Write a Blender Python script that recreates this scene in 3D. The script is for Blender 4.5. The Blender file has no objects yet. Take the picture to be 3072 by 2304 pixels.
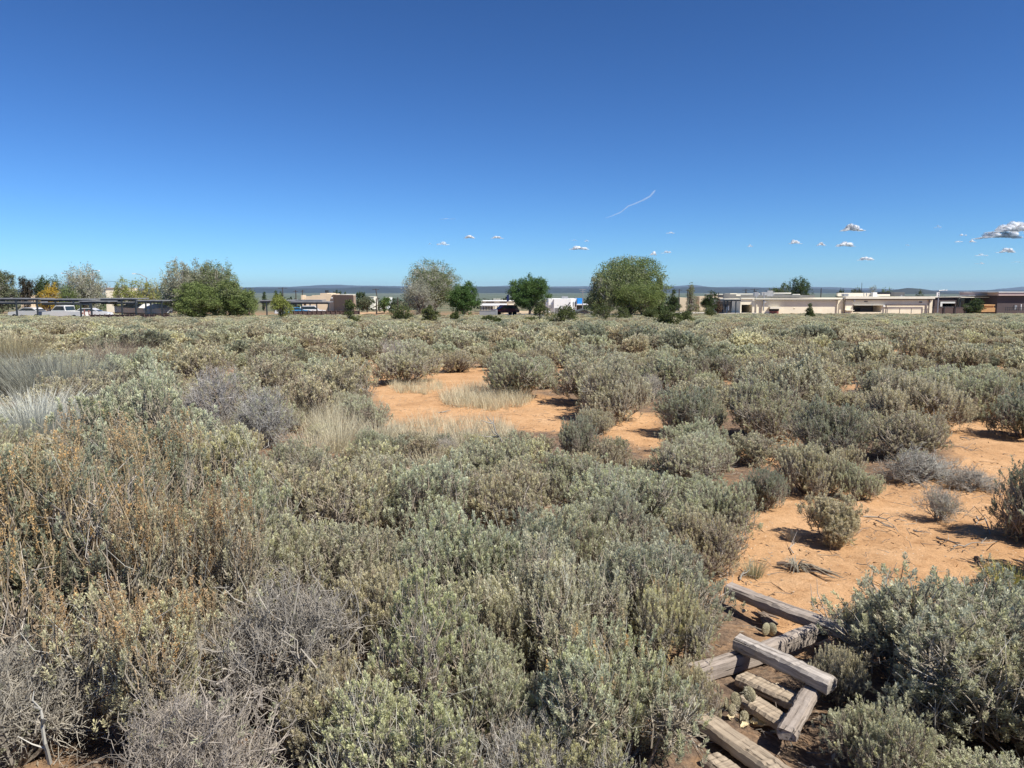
import bpy, math, random
import numpy as np
from mathutils import Vector, Matrix
R = math.radians
rng = np.random.default_rng(7); random.seed(7)
SC = bpy.context.scene
COL = SC.collection

# ------------------------------------------------------------------ camera
PITCH = R(7.19); FPX = 2219.0; EYE = 1.7
cd = bpy.data.cameras.new("camera"); cam = bpy.data.objects.new("camera", cd); COL.objects.link(cam)
cd.sensor_width = 36; cd.lens = 26.0; cd.clip_start = 0.05; cd.clip_end = 200000
cam.location = (0, 0, EYE); cam.rotation_euler = (R(90) - PITCH, 0, 0)
SC.camera = cam
# ------------------------------------------------------------------ sky, sun, exposure
SUN_AZ, SUN_EL = 124.0, 51.0          # azimuth clockwise from the view direction (+Y)
w = bpy.data.worlds.new("World"); SC.world = w; w.use_nodes = True
nt = w.node_tree; bg = nt.nodes["Background"]
sky = nt.nodes.new("ShaderNodeTexSky"); sky.sky_type = 'NISHITA'; sky.sun_disc = False
sky.sun_elevation = R(SUN_EL); sky.sun_rotation = R(SUN_AZ)
sky.altitude = 2100; sky.air_density = 1.0; sky.dust_density = 0.2; sky.ozone_density = 6.0
gm = nt.nodes.new("ShaderNodeGamma"); gm.inputs[1].default_value = 1.3; nt.links.new(sky.outputs[0], gm.inputs[0])
ml = nt.nodes.new("ShaderNodeVectorMath"); ml.operation = 'MULTIPLY'; ml.inputs[1].default_value = (.48, .655, .775); nt.links.new(gm.outputs[0], ml.inputs[0])
nt.links.new(ml.outputs[0], bg.inputs[0]); bg.inputs[1].default_value = 0.064
sd = bpy.data.lights.new("sun", 'SUN'); so = bpy.data.objects.new("sun", sd); COL.objects.link(so)
sd.energy = 4.7; sd.angle = R(0.53); sd.color = (1.0, 0.95, 0.86)
az, el = R(SUN_AZ), R(SUN_EL)
sv = Vector((math.sin(az) * math.cos(el), math.cos(az) * math.cos(el), math.sin(el)))
so.rotation_euler = sv.to_track_quat('Z', 'Y').to_euler()
so.location = (20, -10, 40)
SC.view_settings.view_transform = 'Standard'; SC.view_settings.look = 'None'
SC.view_settings.exposure = 0.56; SC.view_settings.gamma = 1
SC.render.engine = 'CYCLES'
cy = SC.cycles
cy.max_bounces = 6; cy.diffuse_bounces = 3; cy.glossy_bounces = 2; cy.transmission_bounces = 3
cy.transparent_max_bounces = 24; cy.volume_bounces = 0; cy.use_denoising = True; cy.denoising_prefilter = 'ACCURATE'
cy.caustics_reflective = False; cy.caustics_refractive = False

# ------------------------------------------------------------------ helpers
PY = [-100, 3, 60, 100, 200, 300, 600, 1000, 3000, 8000, 20000, 80000]
PZ = [0, 0, -1.2, -2.04, -4.1, -5.9, -10.5, -15, -30, -48, -62, -70]
def zg(x, y):
    x = np.asarray(x, float); y = np.asarray(y, float)
    z = np.interp(y, PY, PZ)
    n = (np.sin(x * 1.9 + 1.3 * np.sin(y * .8)) * np.cos(y * 1.6 + .7) * .022 + np.sin(x * .63 + y * .41) * .035
         + np.sin(x * 4.7 + y * 3.1) * np.sin(y * 5.3 - x * 2.2) * .007)
    return z + n * np.clip(y / 3, .25, 1) * np.clip(1 + (y - 40) / 200, 1, 2)
def ray(px, py):
    u = (px - 1536) / FPX; v = (1152 - py) / FPX
    c, s = math.cos(PITCH), math.sin(PITCH)
    return (u, c + v * s, -s + v * c)
def P(px, py, D):                     # the point of pixel (px, py) at depth D along +Y
    r = ray(px, py); k = D / r[1]
    return Vector((r[0] * k, D, EYE + r[2] * k))
def X(px, D): return P(px, 900, D).x
def Z(py, D): return P(1536, py, D).z
def at(px, py, h=0.0):                # the point of pixel (px, py) at height h over the ground
    r = ray(px, py); lo, hi = .5, 400.
    for _ in range(50):
        m = (lo + hi) / 2; k = m / r[1]
        if EYE + r[2] * k > float(zg(r[0] * k, m)) + h: lo = m
        else: hi = m
    k = lo / r[1]
    return Vector((r[0] * k, lo, EYE + r[2] * k))
def tag(o, label=None, cat=None, group=None, kind=None):
    if label: o['label'] = label
    if cat: o['category'] = cat
    if group: o['group'] = group
    if kind: o['kind'] = kind
    return o
def empty(name, loc=(0, 0, 0), rz=0.0, scale=1.0):
    o = bpy.data.objects.new(name, None); COL.objects.link(o)
    o.location = loc; o.rotation_euler = (0, 0, rz); o.empty_display_size = .2
    o.scale = (scale,) * 3 if isinstance(scale, (int, float)) else scale
    return o
def put(name, me, parent=None, loc=None, rz=0.0, scale=None):
    o = bpy.data.objects.new(name, me); COL.objects.link(o); o.parent = parent
    if loc is not None: o.location = loc
    o.rotation_euler = (0, 0, rz)
    if scale is not None: o.scale = (scale,) * 3 if isinstance(scale, (int, float)) else scale
    return o

class MB:
    """collects polygons, then links them as one mesh"""
    def __init__(s): s.v = []; s.f = []; s.n = 0; s.c = []; s.mi = []
    def add(s, verts, faces, col=None, mi=0):
        verts = np.asarray(verts, np.float32).reshape(-1, 3); faces = np.asarray(faces, np.int32)
        s.v.append(verts); s.f.append(faces + s.n); s.n += len(verts)
        c = np.ones((len(verts), 4), np.float32)
        if col is not None: c[:, :3] = col
        s.c.append(c); s.mi.append(np.full(len(faces), mi, np.int32))
    def box(s, x0, x1, y0, y1, z0, z1, col=None, mi=0):
        v = [(x0, y0, z0), (x1, y0, z0), (x1, y1, z0), (x0, y1, z0), (x0, y0, z1), (x1, y0, z1), (x1, y1, z1), (x0, y1, z1)]
        s.add(v, [(0, 3, 2, 1), (4, 5, 6, 7), (0, 1, 5, 4), (1, 2, 6, 5), (2, 3, 7, 6), (3, 0, 4, 7)], col, mi)
    def hexa(s, v, col=None):         # 8 corners, bottom four then top four
        s.add(v, [(0, 3, 2, 1), (4, 5, 6, 7), (0, 1, 5, 4), (1, 2, 6, 5), (2, 3, 7, 6), (3, 0, 4, 7)], col)
    def tube(s, pts, rad, n=4, col=None, cap=True):
        pts = np.asarray(pts, float); k = len(pts); rad = np.broadcast_to(np.asarray(rad, float), (k,))
        t = np.gradient(pts, axis=0); t /= np.linalg.norm(t, axis=1)[:, None] + 1e-9
        a = np.cross(t, [0.31, 0.17, 0.93]); a /= np.linalg.norm(a, axis=1)[:, None] + 1e-9
        b = np.cross(t, a)
        th = np.arange(n) * 2 * math.pi / n
        ring = pts[:, None] + rad[:, None, None] * (np.cos(th)[None, :, None] * a[:, None] + np.sin(th)[None, :, None] * b[:, None])
        i = np.arange(k - 1)[:, None] * n + np.arange(n)[None]; j = np.arange(k - 1)[:, None] * n + (np.arange(n)[None] + 1) % n
        s.add(ring.reshape(-1, 3), np.stack([i, j, j + n, i + n], -1).reshape(-1, 4), col)
        if cap:
            base = s.n - k * n
            s.f.append(np.array([[base + (k - 1) * n + q for q in (0, 1, 2, 2 if n == 3 else 3)]], np.int32)) if n == 4 else None
            if n == 4: s.mi.append(np.zeros(1, np.int32))
    def ell(s, c, r, seg=12, rings=8, col=None, bump=0.0, seed=0):
        g = np.random.default_rng(seed); V = []; F = []
        for i in range(rings + 1):
            th = math.pi * i / rings
            for j in range(seg):
                ph = 2 * math.pi * j / seg
                d = np.array((math.sin(th) * math.cos(ph), math.sin(th) * math.sin(ph), math.cos(th)))
                k = 1 + bump * (math.sin(5 * ph + seed) * math.sin(4 * th + seed * 2) + .5 * math.sin(9 * ph - seed) * math.sin(7 * th))
                V.append(np.array(c) + d * np.array(r) * k)
        for i in range(rings):
            for j in range(seg):
                F.append((i * seg + j, (i + 1) * seg + j, (i + 1) * seg + (j + 1) % seg, i * seg + (j + 1) % seg))
        s.add(V, F, col)
    def mesh(s, name, *mats, smooth=False):
        v = np.concatenate(s.v); me = bpy.data.meshes.new(name)
        fs = s.f; cnt = np.concatenate([np.full(len(f), f.shape[1], np.int32) for f in fs])
        idx = np.concatenate([f.ravel() for f in fs]).astype(np.int32)
        me.vertices.add(len(v)); me.vertices.foreach_set('co', v.ravel())
        me.loops.add(len(idx)); me.loops.foreach_set('vertex_index', idx)
        me.polygons.add(len(cnt)); me.polygons.foreach_set('loop_start', np.concatenate([[0], np.cumsum(cnt)[:-1]]).astype(np.int32))
        me.polygons.foreach_set('material_index', np.concatenate(s.mi))
        me.polygons.foreach_set('use_smooth', np.full(len(cnt), bool(smooth)))
        a = me.color_attributes.new('col', 'FLOAT_COLOR', 'POINT'); a.data.foreach_set('color', np.concatenate(s.c).ravel())
        for m in mats: me.materials.append(m)
        me.update(calc_edges=True); me.validate()
        return me
    def build(s, name, mat, parent=None, loc=None, rz=0.0, smooth=False):
        return put(name, s.mesh(name, *(mat if isinstance(mat, (list, tuple)) else [mat]), smooth=smooth), parent, loc, rz)

def new_mat(name):
    m = bpy.data.materials.new(name); m.use_nodes = True; nt = m.node_tree
    for n in list(nt.nodes): nt.nodes.remove(n)
    return m, nt, nt.nodes.new('ShaderNodeOutputMaterial')
def N(nt, t, **k):
    n = nt.nodes.new(t)
    for a, b in k.items():
        if a.startswith('i_'): n.inputs[int(a[2:])].default_value = b
        else: setattr(n, a, b)
    return n
def solid(name, col, rough=.8, var=.12, scale=6., bump=.0, metal=0., bscale=None, coord='Object', stretch=None, spec=.3, grime=0.):
    """plain surface with uneven colour, wear and a little relief"""
    m, nt, out = new_mat(name); L = nt.links
    b = N(nt, 'ShaderNodeBsdfPrincipled'); b.inputs['Roughness'].default_value = rough; b.inputs['Metallic'].default_value = metal
    b.inputs['Specular IOR Level'].default_value = spec
    tc = N(nt, 'ShaderNodeTexCoord'); src = tc.outputs[coord]
    if stretch:
        mp = N(nt, 'ShaderNodeMapping'); mp.inputs['Scale'].default_value = stretch; L.new(src, mp.inputs[0]); src = mp.outputs[0]
    n1 = N(nt, 'ShaderNodeTexNoise'); n1.inputs['Scale'].default_value = scale; n1.inputs['Detail'].default_value = 6; n1.inputs['Roughness'].default_value = .65
    L.new(src, n1.inputs[0])
    mr = N(nt, 'ShaderNodeMapRange'); mr.inputs[1].default_value = .3; mr.inputs[2].default_value = .7
    mr.inputs[3].default_value = 1 - var; mr.inputs[4].default_value = 1 + var; L.new(n1.outputs[0], mr.inputs[0])
    mx = N(nt, 'ShaderNodeVectorMath', operation='SCALE'); mx.inputs[0].default_value = col[:3]; L.new(mr.outputs[0], mx.inputs['Scale'])
    L.new(mx.outputs[0], b.inputs['Base Color'])
    if bump:
        n2 = N(nt, 'ShaderNodeTexNoise'); n2.inputs['Scale'].default_value = bscale or scale * 4; n2.inputs['Detail'].default_value = 8
        L.new(src, n2.inputs[0]); bp = N(nt, 'ShaderNodeBump'); bp.inputs['Strength'].default_value = bump; bp.inputs['Distance'].default_value = .02
        L.new(n2.outputs[0], bp.inputs['Height']); L.new(bp.outputs[0], b.inputs['Normal'])
    L.new(b.outputs[0], out.inputs[0]); return m
def leaf_mat(name, transl=.25, var=.16, hue=.5):
    """vertex colour x a per-plant difference in tone and greenness"""
    m, nt, out = new_mat(name); L = nt.links
    at_ = N(nt, 'ShaderNodeAttribute', attribute_name='col'); oi = N(nt, 'ShaderNodeObjectInfo')
    rmp = N(nt, 'ShaderNodeValToRGB'); e = rmp.color_ramp.elements
    e[0].color = (1 - var * 1.6, 1 - var * 1.4, 1 - var * 1.4, 1); e[1].color = (1 + var * .8, 1 + var * .8, 1 + var * .4, 1)
    for p, c in ((.15, (.88, .89, .90)), (.3, (1.05, .98, .95)), (.5, (.93, .98, .95)), (.65, (1.02, 1.04, 1.04)), (.82, (.93, .86, .84))):
        x = e.new(p); x.color = (*[1 + (q - 1) * hue * 2 for q in c], 1)
    L.new(oi.outputs['Random'], rmp.inputs[0])
    mx = N(nt, 'ShaderNodeVectorMath', operation='MULTIPLY'); L.new(at_.outputs[0], mx.inputs[0]); L.new(rmp.outputs[0], mx.inputs[1])
    d = N(nt, 'ShaderNodeBsdfDiffuse'); t = N(nt, 'ShaderNodeBsdfTranslucent'); ms = N(nt, 'ShaderNodeMixShader'); ms.inputs[0].default_value = transl
    L.new(mx.outputs[0], d.inputs[0]); L.new(mx.outputs[0], t.inputs[0]); L.new(d.outputs[0], ms.inputs[1]); L.new(t.outputs[0], ms.inputs[2])
    L.new(ms.outputs[0], out.inputs[0]); return m
M_LEAF = leaf_mat('sage leaf', .44, .26)
M_TWIG = leaf_mat('twig bark', 0.0, .12, .3)
M_TREE = leaf_mat('tree leaf', .3, .05, .1)
M_GRASS = leaf_mat('dry grass', .3, .08, .2)

# ------------------------------------------------------------------ the open patches of red sand (picture outlines of places on the ground)
SAND = [[(1010, 1120), (1130, 1112), (1150, 1095), (1170, 1120), (1290, 1120), (1330, 1096), (1460, 1105), (1470, 1160), (1640, 1190), (1690, 1190), (1700, 1220), (1780, 1240),
         (1950, 1240), (1990, 1300), (1990, 1390), (1900, 1330), (1800, 1300), (1560, 1290), (1330, 1300), (1180, 1290), (1170, 1230), (1100, 1160), (1000, 1150)],
        [(2230, 1310), (2380, 1310), (2400, 1350), (2300, 1400), (2230, 1370)],
        [(2760, 1235), (2860, 1215), (3200, 1200), (3300, 1900), (2400, 1960), (2150, 1760), (2230, 1560), (2330, 1480), (2600, 1440), (2900, 1440), (2850, 1330), (2760, 1310)],
        [(2130, 1700), (2600, 1830), (2420, 2400), (2040, 2400)],
        [(2655, 1060), (2760, 1060), (2745, 1095), (2670, 1100)], [(540, 1052), (600, 1052), (595, 1080), (545, 1080)], [(2560, 1150), (2640, 1150), (2640, 1175), (2560, 1175)]]
def inside(px, py, poly):
    c = False; j = len(poly) - 1
    for i in range(len(poly)):
        (xi, yi), (xj, yj) = poly[i], poly[j]
        if (yi > py) != (yj > py) and px < (xj - xi) * (py - yi) / (yj - yi) + xi: c = not c
        j = i
    return c
def proj(x, y, z):
    c, s = math.cos(PITCH), math.sin(PITCH); f = y * c - (z - EYE) * s; u = y * s + (z - EYE) * c
    return 1536 + FPX * x / f, 1152 - FPX * u / f
def in_sand(x, y):
    px, py = proj(x, y, float(zg(x, y)))
    return any(inside(px, py, q) for q in SAND)

# ------------------------------------------------------------------ ground
def build_ground():
    ys = np.concatenate([np.arange(-25, 1, 1.), np.arange(1, 14, .11), np.arange(14, 40, .5), np.geomspace(40, 70000, 90)])
    us = np.concatenate([np.linspace(-1, -.45, 24)[:-1], np.linspace(-.45, .45, 181), np.linspace(.45, 1, 24)[1:]])
    Yg, U = np.meshgrid(ys, us, indexing='ij'); Xg = U * (14 + 1.9 * np.maximum(Yg, 0))
    Zg = zg(Xg, Yg)
    near = (Yg < 16) & (Yg > .5)
    g = np.random.default_rng(3)
    fine = sum(np.sin(Xg * a + Yg * b + c) * d for a, b, c, d in [(g.normal() * 9, g.normal() * 9, g.random() * 6, .0055) for _ in range(9)])
    Zg = Zg + np.where(near, fine, 0)
    r, c = Xg.shape; i = np.arange(r - 1)[:, None] * c + np.arange(c - 1)[None]
    f = np.stack([i, i + 1, i + 1 + c, i + c], -1).reshape(-1, 4)
    xx, yy, zz = Xg.ravel(), Yg.ravel(), Zg.ravel(); fdep = np.maximum(yy * math.cos(PITCH) - (zz - EYE) * math.sin(PITCH), .3); uu = yy * math.sin(PITCH) + (zz - EYE) * math.cos(PITCH)
    qx, qy = 1536 + FPX * xx / fdep, 1152 - FPX * uu / fdep; lit = np.ones(len(xx))
    for poly in SAND[:3] + SAND[4:]:
        ins = np.zeros(len(xx), bool); jj = len(poly) - 1
        for ii in range(len(poly)):
            (xi, yi), (xj, yj) = poly[ii], poly[jj]; ins ^= ((yi > qy) != (yj > qy)) & (qx < (xj - xi) * (qy - yi) / ((yj - yi) or 1e-9) + xi); jj = ii
        lit[ins & (yy > .5)] = 0
    lit[yy > 14] *= .72; lit = lit.reshape(Xg.shape)
    for _ in range(2): lit[1:-1, 1:-1] = (lit[1:-1, 1:-1] * 2 + lit[:-2, 1:-1] + lit[2:, 1:-1] + lit[1:-1, :-2] + lit[1:-1, 2:]) / 6
    b = MB(); b.add(np.stack([Xg, Yg, Zg], -1).reshape(-1, 3), f, np.repeat(lit.ravel()[:, None], 3, axis=1))
    m, nt, out = new_mat('red sandy soil'); L = nt.links
    p = N(nt, 'ShaderNodeBsdfPrincipled'); p.inputs['Roughness'].default_value = .95; p.inputs['Specular IOR Level'].default_value = .1
    ge = N(nt, 'ShaderNodeNewGeometry'); pos = ge.outputs['Position']
    def noise(sc, det=6, ro=.6, stretch=None):
        s = pos
        if stretch:
            mp = N(nt, 'ShaderNodeMapping'); mp.inputs['Scale'].default_value = stretch; L.new(s, mp.inputs[0]); s = mp.outputs[0]
        n = N(nt, 'ShaderNodeTexNoise'); n.inputs['Scale'].default_value = sc; n.inputs['Detail'].default_value = det; n.inputs['Roughness'].default_value = ro
        L.new(s, n.inputs[0]); return n.outputs[0]
    def ramp(src, *st):
        r_ = N(nt, 'ShaderNodeValToRGB'); el_ = r_.color_ramp.elements
        el_[0].position, el_[0].color = st[0][0], (*st[0][1], 1); el_[1].position, el_[1].color = st[-1][0], (*st[-1][1], 1)
        for q, cc in st[1:-1]: x_ = el_.new(q); x_.color = (*cc, 1)
        L.new(src, r_.inputs[0]); return r_.outputs[0]
    def mix(fac, a, b_, blend='MIX'):
        x_ = N(nt, 'ShaderNodeMix', data_type='RGBA', blend_type=blend)
        if isinstance(fac, float): x_.inputs[0].default_value = fac
        else: L.new(fac, x_.inputs[0])
        L.new(a, x_.inputs[6]); L.new(b_, x_.inputs[7]); return x_.outputs[2]
    sand = ramp(noise(1.3, 8, .7), (.3, (.43, .245, .12)), (.5, (.53, .315, .16)), (.72, (.60, .385, .215)))
    grain = ramp(noise(85, 3, .7), (.3, (.72, .70, .68)), (.5, (1, 1, 1)), (.7, (1.16, 1.16, 1.16)))
    sand = mix(1.0, sand, grain, 'MULTIPLY')
    sand = mix(1.0, sand, ramp(noise(9, 6, .7), (.34, (.80, .76, .72)), (.46, (1, 1, 1)), (.66, (1.1, 1.12, 1.15))), 'MULTIPLY')
    vp = N(nt, 'ShaderNodeTexVoronoi'); vp.inputs['Scale'].default_value = 17; L.new(pos, vp.inputs[0]); lp = N(nt, 'ShaderNodeMath', operation='LESS_THAN'); lp.inputs[1].default_value = .09; L.new(vp.outputs[0], lp.inputs[0])
    pb = N(nt, 'ShaderNodeRGB'); pb.outputs[0].default_value = (.66, .55, .42, 1); sand = mix(lp.outputs[0], sand, pb.outputs[0])
    # small dark crumbs of bark and gravel strewn over the sand
    vo = N(nt, 'ShaderNodeTexVoronoi'); vo.inputs['Scale'].default_value = 26; L.new(pos, vo.inputs[0])
    lt = N(nt, 'ShaderNodeMath', operation='LESS_THAN'); lt.inputs[1].default_value = .16; L.new(vo.outputs[0], lt.inputs[0])
    big = ramp(noise(2.2, 4), (.5, (0, 0, 0)), (.62, (1, 1, 1)))
    mm = N(nt, 'ShaderNodeMath', operation='MULTIPLY'); L.new(lt.outputs[0], mm.inputs[0]); L.new(big, mm.inputs[1])
    dark = N(nt, 'ShaderNodeRGB'); dark.outputs[0].default_value = (.16, .095, .06, 1)
    sand = mix(mm.outputs[0], sand, dark.outputs[0])
    av = N(nt, 'ShaderNodeAttribute', attribute_name='col'); sep = N(nt, 'ShaderNodeSeparateColor'); L.new(av.outputs[0], sep.inputs[0])
    lf = N(nt, 'ShaderNodeMath', operation='MULTIPLY_ADD', use_clamp=True); lf.inputs[1].default_value = 1.25; L.new(sep.outputs[0], lf.inputs[0]); wob = N(nt, 'ShaderNodeMapRange'); wob.inputs[1].default_value = .35; wob.inputs[2].default_value = .65; wob.inputs[3].default_value = -.75; wob.inputs[4].default_value = .05; L.new(noise(5, 8, .75), wob.inputs[0]); L.new(wob.outputs[0], lf.inputs[2])
    duff = ramp(noise(38, 6, .8), (.32, (.07, .05, .04)), (.5, (.17, .12, .085)), (.68, (.33, .235, .16)))
    sand = mix(lf.outputs[0], sand, duff)
    # the plain beyond: dry grass, scrub and bare earth
    far1 = ramp(noise(.012, 8, .7, (1, .35, 1)), (.32, (.08, .10, .06)), (.45, (.14, .15, .09)), (.56, (.22, .19, .12)), (.7, (.38, .27, .17)))
    far2 = ramp(noise(.0009, 8, .7, (1, .3, 1)), (.35, (.085, .11, .085)), (.5, (.12, .145, .11)), (.65, (.17, .18, .135)))
    sp = N(nt, 'ShaderNodeSeparateXYZ'); L.new(pos, sp.inputs[0])
    def rng_(a, c_):
        q = N(nt, 'ShaderNodeMapRange'); q.inputs[1].default_value = a; q.inputs[2].default_value = c_; L.new(sp.outputs[1], q.inputs[0]); return q.outputs[0]
    base = mix(rng_(120, 260), sand, far1); base = mix(rng_(700, 1500), base, far2)
    L.new(base, p.inputs['Base Color'])
    bp = N(nt, 'ShaderNodeBump'); bp.inputs['Strength'].default_value = .7; bp.inputs['Distance'].default_value = .03
    L.new(noise(14, 10, .75), bp.inputs['Height']); L.new(bp.outputs[0], p.inputs['Normal'])
    L.new(p.outputs[0], out.inputs[0])
    tag(b.build('ground', m, smooth=True), kind='structure')
build_ground()

# distant mesas and mountains, each range a real ridge with its own distance and depth
def hills(name, D, depth, pts, col, seed):
    """pts: (px, py) of the skyline seen at distance D"""
    g = np.random.default_rng(seed); xs = np.linspace(-800, 3900, 240)
    py = np.interp(xs, [p[0] for p in pts], [p[1] for p in pts])
    py = py + sum(np.sin(xs / a + g.random() * 6) * k for a, k in ((37, .35), (17, .25), (9, .18), (71, .5)))
    rows = np.linspace(0, 1, 14); V = []
    for t in rows:
        yy = D - depth / 2 + t * depth
        prof = math.sin(math.pi * min(1, t * 1.0)) ** .8
        top = np.array([Z(q, D) for q in py]); gx = np.array([X(q, D) for q in xs])
        base = zg(0, yy) - 3
        jit = 1 + .10 * np.sin(gx / (D * .012) + t * 9) * math.sin(math.pi * t) * (1 - prof)
        V.append(np.stack([gx * (yy / D), np.full(len(xs), yy), base + (top - base) * prof * jit], -1))
    V = np.array(V); r, c = V.shape[:2]; i = np.arange(r - 1)[:, None] * c + np.arange(c - 1)[None]
    b = MB(); b.add(V.reshape(-1, 3), np.stack([i, i + 1, i + 1 + c, i + c], -1).reshape(-1, 4))
    tag(b.build(name, solid(name + ' scrub', col, .95, .35, 14, coord='Generated', stretch=(6, 1, 1)), smooth=True), kind='structure')
hills('mountains', 42000, 9000, [(-800, 872), (600, 866), (740, 862), (880, 860), (960, 854), (1010, 854), (1080, 857), (1180, 858), (1300, 863), (1500, 858),
      (1560, 856), (1620, 860), (1780, 859), (2000, 859), (2040, 858), (2075, 854), (2105, 858), (2140, 862), (2200, 861), (2230, 860), (2290, 862),
      (2430, 861), (2500, 862), (2560, 864), (2700, 868), (2900, 872), (2960, 871), (3000, 866), (3040, 863), (3080, 858), (3200, 850), (3400, 862), (3900, 868)], (.06, .08, .09), 2)
hills('hills', 24000, 8000, [(-800, 868), (0, 868), (400, 866), (700, 863), (1000, 865), (1100, 861), (1200, 864), (1440, 859), (1520, 861), (1640, 864),
      (1800, 864), (2000, 864), (2110, 861), (2200, 864), (2300, 864), (2450, 866), (2550, 871), (2700, 870), (2725, 864), (2760, 866), (2800, 873), (2880, 874),
      (2950, 872), (3100, 870), (3400, 868), (3900, 868)], (.035, .05, .05), 5)
hills('hill', 13000, 3500, [(-800, 890), (2300, 890), (2560, 889), (2640, 878), (2690, 868), (2725, 864), (2760, 867), (2800, 874), (2860, 878), (2950, 876), (3100, 874), (3400, 874), (3900, 880)], (.04, .05, .045), 9)

# ------------------------------------------------------------------ plants
def unit(a): return a / (np.linalg.norm(a, axis=-1, keepdims=True) + 1e-9)
def leaves(b, base, dirs, ln, wd, col, g):
    """one pointed four-sided leaf per row"""
    n = len(base); side = unit(np.cross(dirs, g.normal(size=(n, 3)))) * (wd * .5)[:, None]
    d = dirs * ln[:, None]; mid = base + d * .55
    v = np.stack([base, mid + side, base + d, mid - side], 1).reshape(-1, 3)
    b.add(v, np.arange(n * 4).reshape(n, 4), np.repeat(col, 4, axis=0))
def plume_leaves(b, tips, axes, lens, k, ll, lw, col, g, fan=.75):
    n = len(tips); u = g.random((n, k)) ** .75
    rad = g.normal(size=(n, k, 3)); rad -= (rad * axes[:, None]).sum(-1, keepdims=True) * axes[:, None]; rad = unit(rad)
    base = tips[:, None] - axes[:, None] * (lens[:, None] * (1 - u))[..., None] + rad * .002
    dirs = unit(axes[:, None] * (.45 + .5 * u[..., None]) + rad * fan * (1.15 - .6 * u[..., None]))
    c = col[:, None] * (g.random((n, k, 1)) * .4 + .8) * (.58 + .62 * u[..., None])  # paler new growth at tips; darker bases also paint shade between plumes
    leaves(b, base.reshape(-1, 3), dirs.reshape(-1, 3), (ll * (g.random(n * k) * .6 + .6)), (lw * (g.random(n * k) * .5 + .7)), c.reshape(-1, 3), g)
def twigs(b, a, c, r0, r1, col, g, seg=3, bend=.12):
    """thin three-sided twigs from points a to points c, all at once"""
    n = len(a); d = c - a; L_ = np.linalg.norm(d, axis=1)
    off = g.normal(size=(n, 3)) * (L_ * bend)[:, None]
    t = np.linspace(0, 1, seg + 1)
    p = a[:, None] + d[:, None] * t[None, :, None] + off[:, None] * (np.sin(t * math.pi))[None, :, None]
    if seg > 2: p[:, 1:-1] += g.normal(size=(n, seg - 1, 3)) * (L_ * bend * .35)[:, None, None]
    ax = unit(d); s1 = unit(np.cross(ax, [.3, .2, .9])); s2 = np.cross(ax, s1)
    r = (np.asarray(r0) * np.ones(n))[:, None] * (1 - t) + (np.asarray(r1) * np.ones(n))[:, None] * t
    th = np.array([0, 2.094, 4.189])
    ring = p[:, :, None] + r[:, :, None, None] * (np.cos(th)[None, None, :, None] * s1[:, None, None] + np.sin(th)[None, None, :, None] * s2[:, None, None])
    v = ring.reshape(-1, 3); m = seg + 1
    i = (np.arange(n) * m * 3)[:, None, None] + (np.arange(seg) * 3)[None, :, None] + np.arange(3)[None, None]
    j = (np.arange(n) * m * 3)[:, None, None] + (np.arange(seg) * 3)[None, :, None] + (np.arange(3)[None, None] + 1) % 3
    b.add(v, np.stack([i, j, j + 3, i + 3], -1).reshape(-1, 4), np.repeat(col * (g.random((n, 1)) * .4 + .8), m * 3, axis=0))
C_GREEN = np.array((.56, .545, .365)); C_SILV = np.array((.75, .735, .565)); C_YEL = np.array((.64, .62, .36)); C_BRN = np.array((.42, .35, .27))
C_OCH = np.array((.62, .42, .20)); C_TAN = np.array((.48, .40, .27)); C_TWIG = np.array((.30, .26, .205)); C_GREY = np.array((.43, .405, .36)); C_BARK = np.array((.15, .12, .10))
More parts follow.
